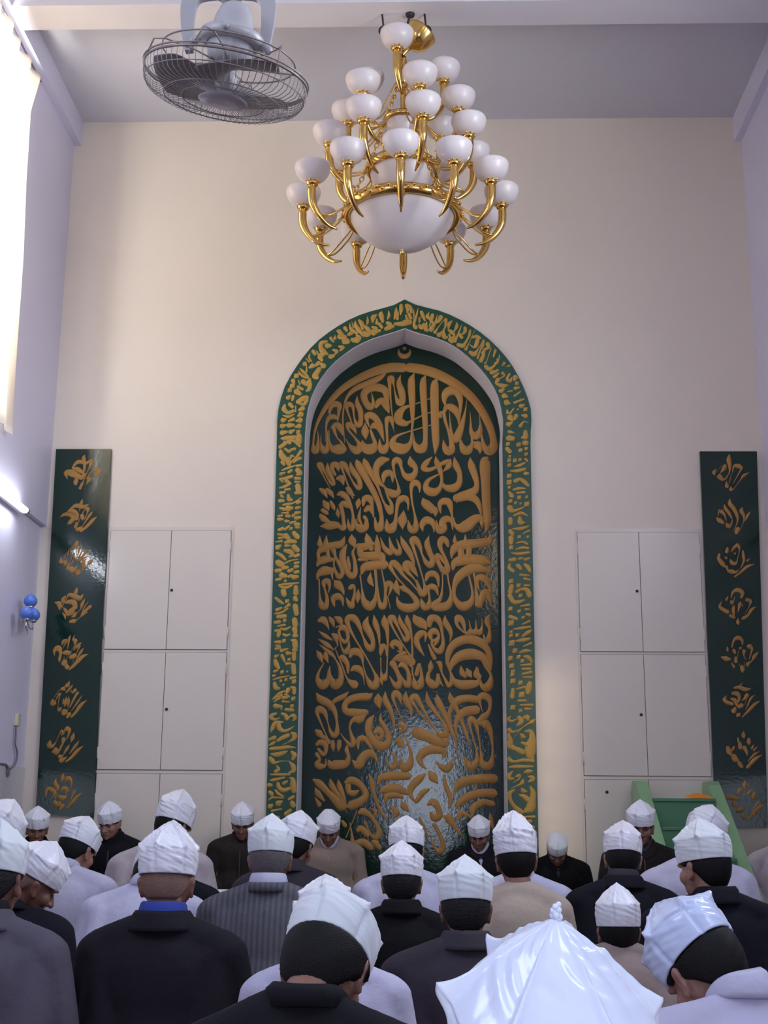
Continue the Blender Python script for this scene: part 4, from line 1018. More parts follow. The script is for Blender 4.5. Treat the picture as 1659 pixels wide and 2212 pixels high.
# bowls of the tiers
bm = bmesh.new()
RB_ = 114 * mp1
zrim = zat(462)
BD = zrim - zat(541)
lathe(bm, [(RB_, zrim), (RB_ * 0.97, zrim - BD * 0.16), (RB_ * 0.88, zrim - BD * 0.38), (RB_ * 0.72, zrim - BD * 0.60), (RB_ * 0.50, zrim - BD * 0.79), (RB_ * 0.27, zrim - BD * 0.91), (RB_ * 0.10, zrim - BD * 0.97), (0.012, zrim - BD), (0, zrim - BD),
           ], 48, ax)
C('bowl_shade', bm, M['alabaster'])
bm = bmesh.new()
lathe(bm, [(0.0, zrim - BD - 0.035), (0.012, zrim - BD - 0.025), (0.016, zrim - BD - 0.01), (0.008, zrim - BD + 0.005), (0.02, zrim - BD + 0.01)], 16, ax)
C('finial', bm, M['gold'])
bm = bmesh.new()
RG = RB_ * 1.04
lathe(bm, [(RG - 0.025, zrim + 0.03), (RG, zrim + 0.045), (RG + 0.03, zrim + 0.025), (RG + 0.035, zrim - 0.015), (RG + 0.015, zrim - 0.04), (RG - 0.02, zrim - 0.035), (RG - 0.025, zrim + 0.03)], 60, ax)
for i in range(60):       # cast leaf beading on the ring
    a = 2 * PI * i / 60
    bmesh.ops.create_icosphere(bm, subdivisions=1, radius=0.014, matrix=ax @ Matrix.Translation(((RG + 0.034) * math.cos(a), (RG + 0.034) * math.sin(a), zrim + (0.012 if i % 2 else -0.008))))
C('ring', bm, M['gold'])
zm = zat(368)
RM = 70 * mpp_at(869, 368)
bm = bmesh.new()
lathe(bm, [(RM, zm), (RM * 0.97, zm - 0.06), (RM * 0.82, zm - 0.14), (RM * 0.5, zm - 0.2), (0.02, zm - 0.225), (0, zm - 0.225)], 40, ax)
C('bowl_shade', bm, M['alabaster'])
bm = bmesh.new()
lathe(bm, [(RM - 0.01, zm + 0.03), (RM + 0.02, zm + 0.035), (RM + 0.035, zm), (RM + 0.015, zm - 0.03), (RM - 0.01, zm - 0.02), (RM - 0.01, zm + 0.03)], 48, ax)
for i in range(40):
    a = 2 * PI * i / 40
    bmesh.ops.create_icosphere(bm, subdivisions=1, radius=0.012, matrix=ax @ Matrix.Translation(((RM + 0.03) * math.cos(a), (RM + 0.03) * math.sin(a), zm + 0.008)))
C('ring', bm, M['gold'])
zt = zat(262)
RT = 36 * mpp_at(869, 262)
bm = bmesh.new()
lathe(bm, [(RT, zt), (RT * 0.98, zt - 0.05), (RT * 0.8, zt - 0.11), (RT * 0.4, zt - 0.15), (0, zt - 0.16)], 32, ax)
C('bowl_shade', bm, M['alabaster'])
bm = bmesh.new()
lathe(bm, [(RT - 0.008, zt + 0.02), (RT + 0.015, zt + 0.025), (RT + 0.022, zt), (RT + 0.008, zt - 0.02), (RT - 0.008, zt + 0.02)], 36, ax)
C('ring', bm, M['gold'])

# lamp arms: horn, cup and bowl
LS = 1.0
BR = 37.5 * mp1


def lamp_bowl():
    bm = bmesh.new()
    lathe(bm, [(0.03, 0.0), (0.055, 0.008), (0.084, 0.032), (0.102, 0.066), (0.112, 0.104), (0.1135, 0.126), (0.110, 0.141), (0.107, 0.142), (0.107, 0.126), (0.104, 0.10), (0.094, 0.065), (0.075, 0.035), (0.03, 0.012)], 32,
          Matrix.Scale(BR / 0.113, 4) @ Matrix.Diagonal((1, 1, 0.84, 1)))
    return bm


def horn_mesh(dr, dz):
    """horn in the radial plane (x outward), cup top at origin; tail swings inward and down"""
    bm = bmesh.new()
    P = crom([(0.0, -0.02), (0.004, -0.08), (-0.008, -0.16), (-0.055, -0.235), (-0.12, -0.285), (-0.19, -0.300)], 6)
    rad = np.interp(np.linspace(0, 1, len(P)), [0, 0.12, 0.35, 0.7, 1.0], [0.028, 0.036, 0.034, 0.022, 0.008])
    tube(bm, [(x * dr, 0, z * dz) for x, z in P], list(rad * 0.82), 14)
    lathe(bm, [(0.0, -0.03), (0.034, -0.028), (0.044, -0.012), (0.034, 0.0), (0.046, 0.012), (0.040, 0.016), (0.0, 0.014)], 20)
    for k in range(8):
        a = 2 * PI * k / 8
        bmesh.ops.create_icosphere(bm, subdivisions=1, radius=0.009, matrix=Matrix.Translation((0.042 * math.cos(a), 0.042 * math.sin(a), 0.004)))
    return bm


bowl_me = None
horn_me = {}


def arm(ang, r, z, ringr, ringz, key=(1.0, 1.0)):
    global bowl_me
    Mx = Matrix.Translation((CXc, CY, 0)) @ Matrix.Rotation(ang, 4, 'Z') @ Matrix.Translation((r, 0, z - 0.052 * BR / 0.113))
    if key not in horn_me:
        h_ = horn_mesh(*key)
        me = bpy.data.meshes.new('horn_arm')
        bmesh.ops.recalc_face_normals(h_, faces=h_.faces[:])
        h_.to_mesh(me)
        h_.free()
        me.materials.append(M['gold'])
        me.polygons.foreach_set('use_smooth', [True] * len(me.polygons))
        horn_me[key] = me
    if bowl_me is None:
        h_ = lamp_bowl()
        bowl_me = bpy.data.meshes.new('lamp_shade')
        bmesh.ops.recalc_face_normals(h_, faces=h_.faces[:])
        h_.to_mesh(bowl_me)
        h_.free()
        bowl_me.materials.append(M['alabaster'])
        bowl_me.polygons.foreach_set('use_smooth', [True] * len(bowl_me.polygons))
    o = bpy.data.objects.new('horn_arm', horn_me[key])
    COL.objects.link(o)
    o.parent = ch
    o.matrix_parent_inverse = ch.matrix_basis.inverted()
    o.matrix_basis = Mx
    s = bpy.data.objects.new('lamp_shade', bowl_me)
    COL.objects.link(s)
    s.parent = o
    # thin brace rods from the horn to the ring
    bm = bmesh.new()
    dr = ringr - r
    dz = ringz - (z - 0.052 * BR / 0.113)
    for q in (-0.02, 0.02):
        pts = crom([(-0.05 * key[0], 0, -0.23 * key[1]), (dr * 0.45, q, min(-0.24, dz - 0.10) * 0.9), (dr * 0.85, q, dz - 0.06), (dr, 0, dz)], 5)
        tube(bm, [tuple(p) for p in pts], 0.006, 6)
    br = build('brace_rod', bm, M['gold'], o, True)


for k in range(12):
    arm(R(-90 + 30 * k), r1, zR1, RG + 0.02, zrim)
for k in range(8):
    arm(R(-74 + 45 * k), r2, zR2, RM + 0.02, zm, (1.0, 1.0))
for k in range(6):
    arm(R(-72 + 60 * k), r3, zR3, RT + 0.01, zt, (0.9, 1.0))
for k, (a, dz) in enumerate(((-112, 0.17), (12, 0.0), (150, -0.02))):
    arm(R(a), r4 * (0.55 if k == 0 else 1.55), zR4 + dz, 0.02, zs - 0.06, (0.8, 1.1))


def chain(bm, a, b, n, r=0.016, t=0.0045):
    a, b = Vector(a), Vector(b)
    d = b - a
    q = d.to_track_quat('Z', 'Y').to_matrix().to_4x4()
    for i in range(n):
        c_ = a + d * ((i + 0.5) / n)
        L = d.length / n * 0.72
        Mx = Matrix.Translation(c_) @ q @ Matrix.Rotation(PI / 2 * (i % 2), 4, 'Z')
        pts = [Mx @ Vector((r * math.cos(2 * PI * k / 12), 0, L * math.sin(2 * PI * k / 12))) for k in range(12)]
        tube(bm, pts, t, 6, closed=True)


for k in range(3):
    a = R(-50 + 120 * k)
    bm = bmesh.new()
    chain(bm, (CXc + 0.03 * math.cos(a), CY + 0.03 * math.sin(a), zs - 0.12), (CXc + RT * math.cos(a), CY + RT * math.sin(a), zt + 0.02), 9, 0.013)
    chain(bm, (CXc + RT * math.cos(a), CY + RT * math.sin(a), zt + 0.02), (CXc + RM * math.cos(a), CY + RM * math.sin(a), zm + 0.03), 9, 0.013)
    chain(bm, (CXc + RM * math.cos(a), CY + RM * math.sin(a), zm + 0.03), (CXc + RG * math.cos(a), CY + RG * math.sin(a), zrim + 0.04), 9, 0.013)
    C('chain', bm, M['gold'])
# canopy cup slipped down the stem, tilted to the right
cpx = on_y(893, 112, CY)
bm = bmesh.new()
Mx = Matrix.Translation((CXc + 0.01, CY - 0.02, zs + 0.12)) @ Matrix.Rotation(R(38), 4, 'Y')
lathe(bm, [(0.012, -0.02), (0.016, 0.03), (0.03, 0.06), (0.075, 0.085), (0.105, 0.13), (0.115, 0.20), (0.117, 0.21), (0.112, 0.205), (0.10, 0.14), (0.07, 0.095), (0.012, 0.06)], 32, Mx)
C('canopy', bm, M['gold'])
# hooks and hangers at the beam
bm = bmesh.new()
for hx, hy0, hy1 in ((826, 40, 67), (917, 57, 80)):
    p0, p1 = on_z(hx, hy0, ZB), None
    x, y = p0[0], CY
    p0 = Vector((x, CY, ZB + 0.002))
    tube(bm, [p0, p0 + Vector((0.01, 0, -0.10))], 0.007, 8)
    c_ = p0 + Vector((0.012, 0, -0.135))
    tube(bm, [c_ + Vector((0.032 * math.cos(2 * PI * k / 16), 0, 0.036 * math.sin(2 * PI * k / 16))) for k in range(16)], 0.007, 8, closed=True)
C('hook', bm, M['dark_metal'])
bm = bmesh.new()
p0 = Vector((on_z(886, 42, ZB)[0], CY, ZB + 0.002))
top_stem = Vector((CXc, CY, zs + 0.09))
pts = crom([tuple(p0), tuple(p0 + Vector((-0.02, 0, -0.10))), tuple(top_stem + Vector((0.01, 0, 0.12))), tuple(top_stem)], 6)
tube(bm, [tuple(p) for p in pts], 0.009, 8)
lathe(bm, [(0.0, 0.0), (0.035, 0.0), (0.03, -0.02), (0.0, -0.03)], 14, Matrix.Translation(p0))
hk = Vector((on_z(917, 57, ZB)[0] + 0.01, CY, ZB - 0.15))
tube(bm, [hk, top_stem + Vector((0.03, 0, 0.19))], 0.009, 8)
C('hanger', bm, M['dark_metal'])

# ================================================================ ceiling orbit fan
FC = at_d(487, 178, 4.45)
FR = 176 * 4.45 / FPX
fan = empty('ceiling_fan', tuple(FC))
tag(fan, 'grey orbit ceiling fan with wire guard and three blades', 'fan')
tilt = Matrix.Rotation(R(8), 4, 'Y') @ Matrix.Rotation(R(12), 4, 'X')


def F(name, bm, m, smooth=True, t=True):
    bmesh.ops.transform(bm, matrix=Matrix.Translation(FC) @ (tilt if t else Matrix()), verts=bm.verts[:])
    return adopt(build(name, bm, m, fan, smooth))


s = FR / 0.275
wr = 0.0022 * s
# guard: front basket of radial wires
NW = 76
bm = bmesh.new()
for k in range(NW):
    a = 2 * PI * k / NW
    prof = [(0.078, -0.062), (0.12, -0.066), (0.18, -0.066), (0.235, -0.06), (0.262, -0.045), (0.274, -0.015), (0.275, 0.012)]
    tube(bm, [(r_ * s * math.cos(a + 0.10 * (0.275 - r_) / 0.2), r_ * s * math.sin(a + 0.10 * (0.275 - r_) / 0.2), z * s) for r_, z in prof], wr * 0.55, 5, cap=False)
F('front_guard', bm, M['fan_wire'])
bm = bmesh.new()
for r_, z, t in ((0.276, 0.014, 0.0045), (0.270, -0.03, 0.002), (0.20, -0.067, 0.002), (0.14, -0.067, 0.0018), (0.279, 0.024, 0.003)):
    tube(bm, [(r_ * s * math.cos(2 * PI * k / 64), r_ * s * math.sin(2 * PI * k / 64), z * s) for k in range(64)], t * s, 6, closed=True)
F('guard_ring', bm, M['fan_wire'])
bm = bmesh.new()
for k in range(6):      # rear guard stays rising over the rim to the motor
    a = 2 * PI * k / 6 + 0.3
    a2 = a + 0.35
    pr = [(0.276, 0.014), (0.255, 0.085), (0.22, 0.088), (0.12, 0.075), (0.05, 0.06)]
    tube(bm, [(r_ * s * math.cos(a + (a2 - a) * i / 4), r_ * s * math.sin(a + (a2 - a) * i / 4), z * s) for i, (r_, z) in enumerate(pr)], 0.0028 * s, 6)
tube(bm, [(0.225 * s * math.cos(2 * PI * k / 48), 0.225 * s * math.sin(2 * PI * k / 48), 0.086 * s) for k in range(48)], 0.0028 * s, 6, closed=True)
F('rear_guard', bm, M['fan_wire'])
bm = bmesh.new()
lathe(bm, [(0, -0.078), (0.05, -0.076), (0.078, -0.07), (0.084, -0.064), (0.08, -0.058), (0, -0.058)], 40, Matrix.Scale(s, 4))
F('guard_badge', bm, M['fan_metal'])
bm = bmesh.new()
lathe(bm, [(0, -0.03), (0.025, -0.028), (0.036, -0.01), (0.038, 0.02), (0.03, 0.03), (0, 0.03)], 24, Matrix.Scale(s, 4))
F('hub', bm, M['fan_metal'])
for k in range(3):
    bm = bmesh.new()
    a0 = R(165 + 120 * k)
    nr, na = 12, 12
    g = []
    for i in range(nr + 1):
        u = i / nr
        rr_ = (0.03 + 0.215 * u) * s
        half = (0.18 + 0.62 * math.sin(min(1, u * 1.15) * PI * 0.62) ** 1.1) * (1 - 0.45 * max(0, u - 0.8) / 0.2)
        row = []
        for j in range(na + 1):
            v = j / na * 2 - 1
            an = a0 + half * v + 0.25 * u
            row.append(bm.verts.new((rr_ * math.cos(an), rr_ * math.sin(an), (0.004 + 0.034 * v * (1 - 0.25 * u) + 0.008 * (1 - v * v)) * s)))
        g.append(row)
    for i in range(nr):
        for j in range(na):
            bm.faces.new((g[i][j], g[i + 1][j], g[i + 1][j + 1], g[i][j + 1]))
    b_ = F('blade', bm, M['fan_blade'])
    sm = b_.modifiers.new('thick', 'SOLIDIFY')
    sm.thickness = 0.003
bm = bmesh.new()      # motor housing
lathe(bm, [(0, 0.03), (0.012, 0.03), (0.012, 0.055), (0.05, 0.06), (0.072, 0.07), (0.078, 0.10), (0.076, 0.135), (0.080, 0.14), (0.080, 0.155), (0.072, 0.16), (0.066, 0.215), (0.05, 0.255), (0.03, 0.27), (0, 0.272)], 36, Matrix.Scale(s, 4))
F('motor', bm, M['fan_metal'])
bm = bmesh.new()      # orbit collar carrying the motor
pts = [(0.125 * s * math.cos(2 * PI * k / 40), 0.085 * s * math.sin(2 * PI * k / 40), 0.15 * s) for k in range(40)]
lathe(bm, [(0.079, 0.128), (0.10, 0.13), (0.108, 0.14), (0.108, 0.16), (0.10, 0.168), (0.079, 0.168)], 36, Matrix.Scale(s, 4))
for sx in (-1, 1):
    tube(bm, [(sx * 0.10 * s, 0, 0.145 * s), (sx * 0.135 * s, 0, 0.125 * s)], 0.012 * s, 10)
    bmesh.ops.create_icosphere(bm, subdivisions=2, radius=0.016 * s, matrix=Matrix.Translation((sx * 0.128 * s, 0, 0.125 * s)))
tube(bm, [(0, -0.105 * s, 0.148 * s), (0, -0.125 * s, 0.148 * s)], 0.011 * s, 10)
F('orbit_collar', bm, M['fan_metal'])
bm = bmesh.new()      # yoke of two arms
for sx in (-1, 1):
    P = crom([(sx * 0.128, 0.118), (sx * 0.134, 0.17), (sx * 0.138, 0.25), (sx * 0.132, 0.31), (sx * 0.10, 0.345), (sx * 0.03, 0.36)], 6)
    Wd = np.interp(np.linspace(0, 1, len(P)), [0, 0.4, 1], [0.013, 0.024, 0.034])
    rows = []
    for i, (x, z) in enumerate(P):
        t = P[min(i + 1, len(P) - 1)] - P[max(i - 1, 0)]
        t = t / np.linalg.norm(t)
        nx, nz = -t[1], t[0]
        w_ = Wd[i]
        rows.append([bm.verts.new(((x + nx * w_ * a_) * s, b_ * s, (z + nz * w_ * a_) * s)) for a_, b_ in ((-1, -0.012), (1, -0.012), (1, 0.012), (-1, 0.012))])
    for A, B in zip(rows, rows[1:]):
        for k in range(4):
            bm.faces.new((A[k], A[(k + 1) % 4], B[(k + 1) % 4], B[k]))
    bm.faces.new(rows[0])
    bm.faces.new(rows[-1][::-1])
F('yoke', bm, M['fan_metal'], False, False)
bm = bmesh.new()
zceil = (ZB - FC[2])
lathe(bm, [(0, 0.33 * s), (0.05 * s, 0.335 * s), (0.055 * s, 0.37 * s), (0.02 * s, 0.40 * s), (0.016, 0.45 * s), (0.016, zceil - 0.06), (0.06, zceil - 0.05), (0.065, zceil), (0, zceil)], 20)
F('down_rod', bm, M['fan_metal'], True, False)
bm = bmesh.new()
tube(bm, [(-0.03 * s, -0.05 * s, 0.36 * s), (-0.025 * s, -0.09 * s, 0.30 * s), (0.005 * s, -0.075 * s, 0.235 * s), (0.012 * s, -0.065 * s, 0.215 * s)], [0.006 * s, 0.006 * s, 0.007 * s, 0.010 * s], 8)
F('power_cord', bm, M['fan_blade'], True, False)

# ================================================================ left wall fittings
XLo = XL - REC
# blue three-globe wall lamp
wl_ = empty('wall_lamp', tuple(on_x(58, 1345, XLo)))
tag(wl_, 'wall lamp with three blue glass globes on the left wall', 'wall lamp')
bm = bmesh.new()
bp_ = on_x(52, 1330, XLo)
Mx = Matrix.Translation(bp_) @ Matrix.Rotation(PI / 2, 4, 'Y')
lathe(bm, [(0, 0.0), (0.05, 0.0), (0.046, 0.012), (0.02, 0.025), (0.0, 0.028)], 24, Mx)
adopt(build('back_plate', bm, M['chrome'], wl_, True))
gl = []
for (gx, gy, off) in ((66, 1299, 0.10), (58, 1326, 0.13), (72, 1329, 0.13)):
    gp = on_x(gx, gy, XLo + off)
    gl.append(gp)
for i, gp in enumerate(gl):
    bm = bmesh.new()
    pts = crom([tuple(bp_ + np.array([0.01, 0, 0])), tuple(bp_ + np.array([0.07, (gp[1] - bp_[1]) * 0.4, -0.10 + (0.06 if i == 0 else 0)])),
                (gp[0], gp[1], gp[2] - 0.105), (gp[0], gp[1], gp[2] - 0.045)], 6)
    tube(bm, [tuple(p) for p in pts], 0.006, 8)
    lathe(bm, [(0, -0.06), (0.022, -0.055), (0.03, -0.035), (0.012, -0.03)], 16, Matrix.Translation(gp))
    a_ = adopt(build('lamp_arm', bm, M['chrome'], wl_, True))
    bm = bmesh.new()
    lathe(bm, [(0.018, -0.042), (0.036, -0.034), (0.050, -0.01), (0.049, 0.015), (0.036, 0.038), (0.016, 0.052), (0.006, 0.056), (0, 0.056)], 24, Matrix.Translation(gp))
    build('globe', bm, M['blue_glass'], a_, True)
bm = bmesh.new()
for q in (-0.02, 0.0, 0.022):
    tube(bm, [tuple(bp_ + np.array([0.02, q, -0.01])), tuple(bp_ + np.array([0.028, q, -0.12 - q]))], 0.003, 6)
adopt(build('drop_pendant', bm, M['chrome'], wl_, True))

# fluorescent batten under the ledge
e1 = on_x(52, 1112, XL + 0.035)
tl = empty('tube_light', (XL, e1[1] - 0.6, e1[2]))
tag(tl, 'lit fluorescent tube light along the ledge of the left wall', 'tube light')
bm = bmesh.new()
box(bm, (XL, e1[1] - 1.25, e1[2] + 0.01), (XL + 0.03, e1[1] + 0.02, e1[2] + 0.06))
bevel(bm, 0.004)
adopt(build('batten', bm, M['beam'], tl))
bm = bmesh.new()
tube(bm, [(XL + 0.05, e1[1] - 1.20, e1[2] + 0.03), (XL + 0.05, e1[1] - 0.02, e1[2] + 0.03)], 0.022, 14)
adopt(build('fluorescent_tube', bm, M['tube'], tl, True))
for yy in (e1[1] - 1.235, e1[1] - 0.02):
    bm = bmesh.new()
    tube(bm, [(XL + 0.05, yy, e1[2] + 0.03), (XL + 0.05, yy + 0.035, e1[2] + 0.03)], 0.02, 14)
    box(bm, (XL + 0.0302, yy, e1[2] + 0.012), (XL + 0.05, yy + 0.035, e1[2] + 0.048))
    adopt(build('lamp_holder', bm, M['chrome'], tl))

# socket and its cord
sp_ = on_x(34, 1555, XLo)
so_ = empty('wall_socket', tuple(sp_))
tag(so_, 'cream socket strip with a hanging grey cord on the left wall', 'socket')
bm = bmesh.new()
box(bm, (XLo, sp_[1] - 0.035, sp_[2] - 0.045), (XLo + 0.03, sp_[1] + 0.035, sp_[2] + 0.045))
bevel(bm, 0.005)
adopt(build('socket_body', bm, M['cream_plastic'], so_))
bm = bmesh.new()
cp = [on_x(x, y, XLo + 0.022) for x, y in ((34, 1570), (34, 1588), (33, 1608), (37, 1624), (35, 1645), (29, 1655), (24, 1660), (19, 1660), (14, 1652), (6, 1650), (-8, 1648), (-30, 1640))]
tube(bm, [tuple(p) for p in crom(cp, 5)], 0.007, 8)
cp2 = [on_x(x, y, XLo + 0.024) for x, y in ((14, 1652), (18, 1660), (19, 1672), (17, 1676), (16, 1670), (17, 1660))]
tube(bm, [tuple(p) for p in crom(cp2, 5)], 0.007, 8)
adopt(build('cord', bm, M['grey_wire'], so_, True))

# ================================================================ low reading tables with white cloths
def low_table(label, xa, xb, yc, zt_):
    r_ = empty('reading_table', ((xa + xb) / 2, yc, 0.0))
    tag(r_, label, 'table', 'tables before the front row')
    bm = bmesh.new()
    box(bm, (xa, yc - 0.14, zt_ - 0.03), (xb, yc + 0.14, zt_))
    bevel(bm, 0.004)
    adopt(build('tabletop', bm, M['minbar_rail'], r_))
    for sx in (xa + 0.05, xb - 0.10):
        for sy in (yc - 0.12, yc + 0.07):
            bm = bmesh.new()
            box(bm, (sx, sy, 0.0), (sx + 0.05, sy + 0.05, zt_ - 0.031))
            adopt(build('leg', bm, M['minbar_rail'], r_))
    bm = bmesh.new()
    prof = [(-0.15, zt_ - 0.22), (-0.152, zt_ - 0.1), (-0.148, zt_ + 0.001), (-0.138, zt_ + 0.006), (0.138, zt_ + 0.006), (0.148, zt_ + 0.001), (0.152, zt_ - 0.1), (0.15, zt_ - 0.22)]
    n = 60
    g = []
    for i in range(n + 1):
        x = xa - 0.01 + (xb - xa + 0.02) * i / n
        row = []
        for (py, pz) in prof:
            f_ = max(0, (zt_ - pz) / 0.22)
            row.append(bm.verts.new((x, yc + py + math.copysign(0.012 * f_ * (1 + math.sin(i * 0.9)), py), pz)))
        g.append(row)
    for i in range(n):
        for j in range(len(prof) - 1):
            bm.faces.new((g[i][j], g[i + 1][j], g[i + 1][j + 1], g[i][j + 1]))
    c_ = build('tablecloth', bm, M['cloth_white'], None, True)
    return c_


LT = [(-2.42, -0.70, 'left'), (0.22, 1.42, 'right')]
for xa, xb, nm in LT:
    c_ = low_table('narrow table under a white cloth before the %s part of the facing row' % nm, xa, xb, -1.42, 0.66)
    tag(c_, 'white cloth draped over the %s narrow table' % nm, 'tablecloth', 'white tablecloths')

# benches behind the tables
for xa, xb, nm in ((-2.62, -0.42, 'left'), (0.28, 1.38, 'middle'), (1.40, 1.56, 'none')):
    if nm == 'none':
        continue
    r_ = empty('bench', ((xa + xb) / 2, -0.62, 0.0))
    tag(r_, 'plain wooden bench under the %s men of the facing row' % ('left' if nm == 'left' else 'right'), 'bench', 'benches along the front wall')
    bm = bmesh.new()
    box(bm, (xa, -0.80, 0.29), (xb, -0.42, 0.325))
    bevel(bm, 0.004)
    adopt(build('bench_seat', bm, M['minbar_rail'], r_))
    for sx in (xa + 0.04, xb - 0.10):
        bm = bmesh.new()
        box(bm, (sx, -0.78, 0.0), (sx + 0.06, -0.44, 0.289))
        adopt(build('leg', bm, M['minbar_rail'], r_))


# ================================================================ the congregation
def np_mesh(name, V, Fc, mats, smooth=True, midx=None):
    me = bpy.data.meshes.new(name)
    me.from_pydata([tuple(v) for v in V], [], [tuple(f) for f in Fc])
    for m_ in (mats if isinstance(mats, (list, tuple)) else [mats]):
        me.materials.append(m_)
    if smooth:
        me.polygons.foreach_set('use_smooth', [True] * len(me.polygons))
    if midx is not None:
        me.polygons.foreach_set('material_index', midx)
    me.update()
    return me


def fuse(parts, voxel, smooth=4, sub=2):
    """melt ellipsoids and tapered limbs into one continuous skin; returns vertices and faces"""
    bm = bmesh.new()

    def ell(c, r, rot=None):
        Mx = Matrix.Translation(c) @ (rot.to_matrix().to_4x4() if rot else Matrix()) @ Matrix.Diagonal((*r, 1))
        bmesh.ops.create_icosphere(bm, subdivisions=3, radius=1, matrix=Mx)
    for p in parts:
        if p[0] == 'e':
            ell(Vector(p[1]), p[2], Euler(p[3]) if len(p) > 3 else None)
        else:       # limb from a to b
            a, b, ra, rb = Vector(p[1]), Vector(p[2]), p[3], p[4]
            n = max(3, int((b - a).length / (min(ra, rb) * 0.45)))
            for i in range(n + 1):
                t = i / n
                r_ = ra + (rb - ra) * t
                bmesh.ops.create_icosphere(bm, subdivisions=sub, radius=r_, matrix=Matrix.Translation(a.lerp(b, t)))
    me = bpy.data.meshes.new('tmp')
    bm.to_mesh(me)
    bm.free()
    o = bpy.data.objects.new('tmp', me)
    COL.objects.link(o)
    md = o.modifiers.new('r', 'REMESH')
    md.mode = 'VOXEL'
    md.voxel_size = voxel
    ms = o.modifiers.new('s', 'SMOOTH')
    ms.factor = 0.5
    ms.iterations = smooth
    dg = bpy.context.evaluated_depsgraph_get()
    ev = o.evaluated_get(dg)
    m2 = bpy.data.meshes.new_from_object(ev)
    V = np.empty(len(m2.vertices) * 3)
    m2.vertices.foreach_get('co', V)
    V = V.reshape(-1, 3)
    Fc = [tuple(p.vertices) for p in m2.polygons]
    bpy.data.objects.remove(o)
    bpy.data.meshes.remove(me)
    bpy.data.meshes.remove(m2)
    return V, Fc


def sym(parts):
    out = []
    for p in parts:
        out.append(p)
        if p[0] == 'e' and abs(p[1][0]) > 1e-6:
            q = ['e', (-p[1][0], p[1][1], p[1][2]), p[2]]
            if len(p) > 3:
                q.append((p[3][0], -p[3][1], -p[3][2]))
            out.append(tuple(q))
        elif p[0] == 'l' and (abs(p[1][0]) > 1e-6 or abs(p[2][0]) > 1e-6):
            out.append(('l', (-p[1][0], p[1][1], p[1][2]), (-p[2][0], p[2][1], p[2][2]), p[3], p[4]))
    return out


# body kneeling on its heels, facing +y; head centre near z 0.88
HEAD = [('e', (0, -0.012, 0.905), (0.075, 0.095, 0.088)), ('e', (0, 0.012, 0.865), (0.067, 0.072, 0.075)), ('e', (0, 0.030, 0.828), (0.054, 0.056, 0.052)), ('e', (0, 0.066, 0.796), (0.024, 0.022, 0.02)),
        ('e', (0.037, 0.050, 0.857), (0.028, 0.030, 0.030)), ('e', (0.028, 0.070, 0.902), (0.028, 0.018, 0.012)),
        ('l', (0, 0.084, 0.890), (0, 0.104, 0.852), 0.008, 0.012), ('e', (0.012, 0.093, 0.849), (0.009, 0.011, 0.008)),
        ('l', (0.0, 0.086, 0.823), (0.017, 0.079, 0.822), 0.0075, 0.005), ('l', (0.0, 0.085, 0.812), (0.014, 0.079, 0.813), 0.0075, 0.005),
        ('e', (0.0765, -0.006, 0.872), (0.009, 0.019, 0.031), (0.15, 0.12, 0.45)), ('e', (0.081, -0.014, 0.886), (0.006, 0.017, 0.018), (0, 0, 0.5)), ('e', (0.076, 0.002, 0.848), (0.007, 0.009, 0.010)),
        ('l', (0, -0.022, 0.83), (0, -0.038, 0.70), 0.054, 0.060)]
UPPER = HEAD + [('e', (0, -0.02, 0.56), (0.15, 0.10, 0.15)), ('e', (0, -0.01, 0.38), (0.14, 0.11, 0.15)), ('e', (0, -0.06, 0.23), (0.16, 0.14, 0.12)),
               ('l', (0.04, -0.04, 0.69), (0.16, -0.03, 0.64), 0.055, 0.05), ('l', (0.175, -0.03, 0.63), (0.225, 0.0, 0.41), 0.048, 0.040), ('l', (0.225, 0.0, 0.41), (0.135, 0.21, 0.315), 0.038, 0.026),
               ('e', (0.128, 0.248, 0.275), (0.038, 0.046, 0.017), (-0.5, 0, 0.1)),
               ]
LEGK = [('l', (0.095, -0.06, 0.19), (0.13, 0.34, 0.15), 0.085, 0.062), ('l', (0.13, 0.35, 0.09), (0.10, -0.12, 0.06), 0.055, 0.042), ('l', (0.10, -0.14, 0.05), (0.09, -0.27, 0.035), 0.035, 0.026)]
LEGS = [('l', (0.095, -0.06, 0.20), (0.125, 0.36, 0.18), 0.085, 0.062), ('l', (0.125, 0.37, 0.16), (0.125, 0.36, -0.22), 0.055, 0.040), ('l', (0.125, 0.34, -0.24), (0.13, 0.50, -0.25), 0.036, 0.026)]
BODY = UPPER
for i, (fx, L) in enumerate(((0.098, 0.062), (0.119, 0.074), (0.140, 0.068), (0.160, 0.054))):
    BODY += [('l', (fx, 0.285, 0.262), (fx + 0.002, 0.285 + L * 0.55, 0.244), 0.0088, 0.008), ('l', (fx + 0.002, 0.285 + L * 0.55, 0.244), (fx + 0.002, 0.285 + L * 0.92, 0.219), 0.008, 0.0065)]
BODY += [('l', (0.094, 0.235, 0.272), (0.074, 0.268, 0.255), 0.011, 0.009), ('l', (0.074, 0.268, 0.255), (0.070, 0.296, 0.240), 0.009, 0.007)]
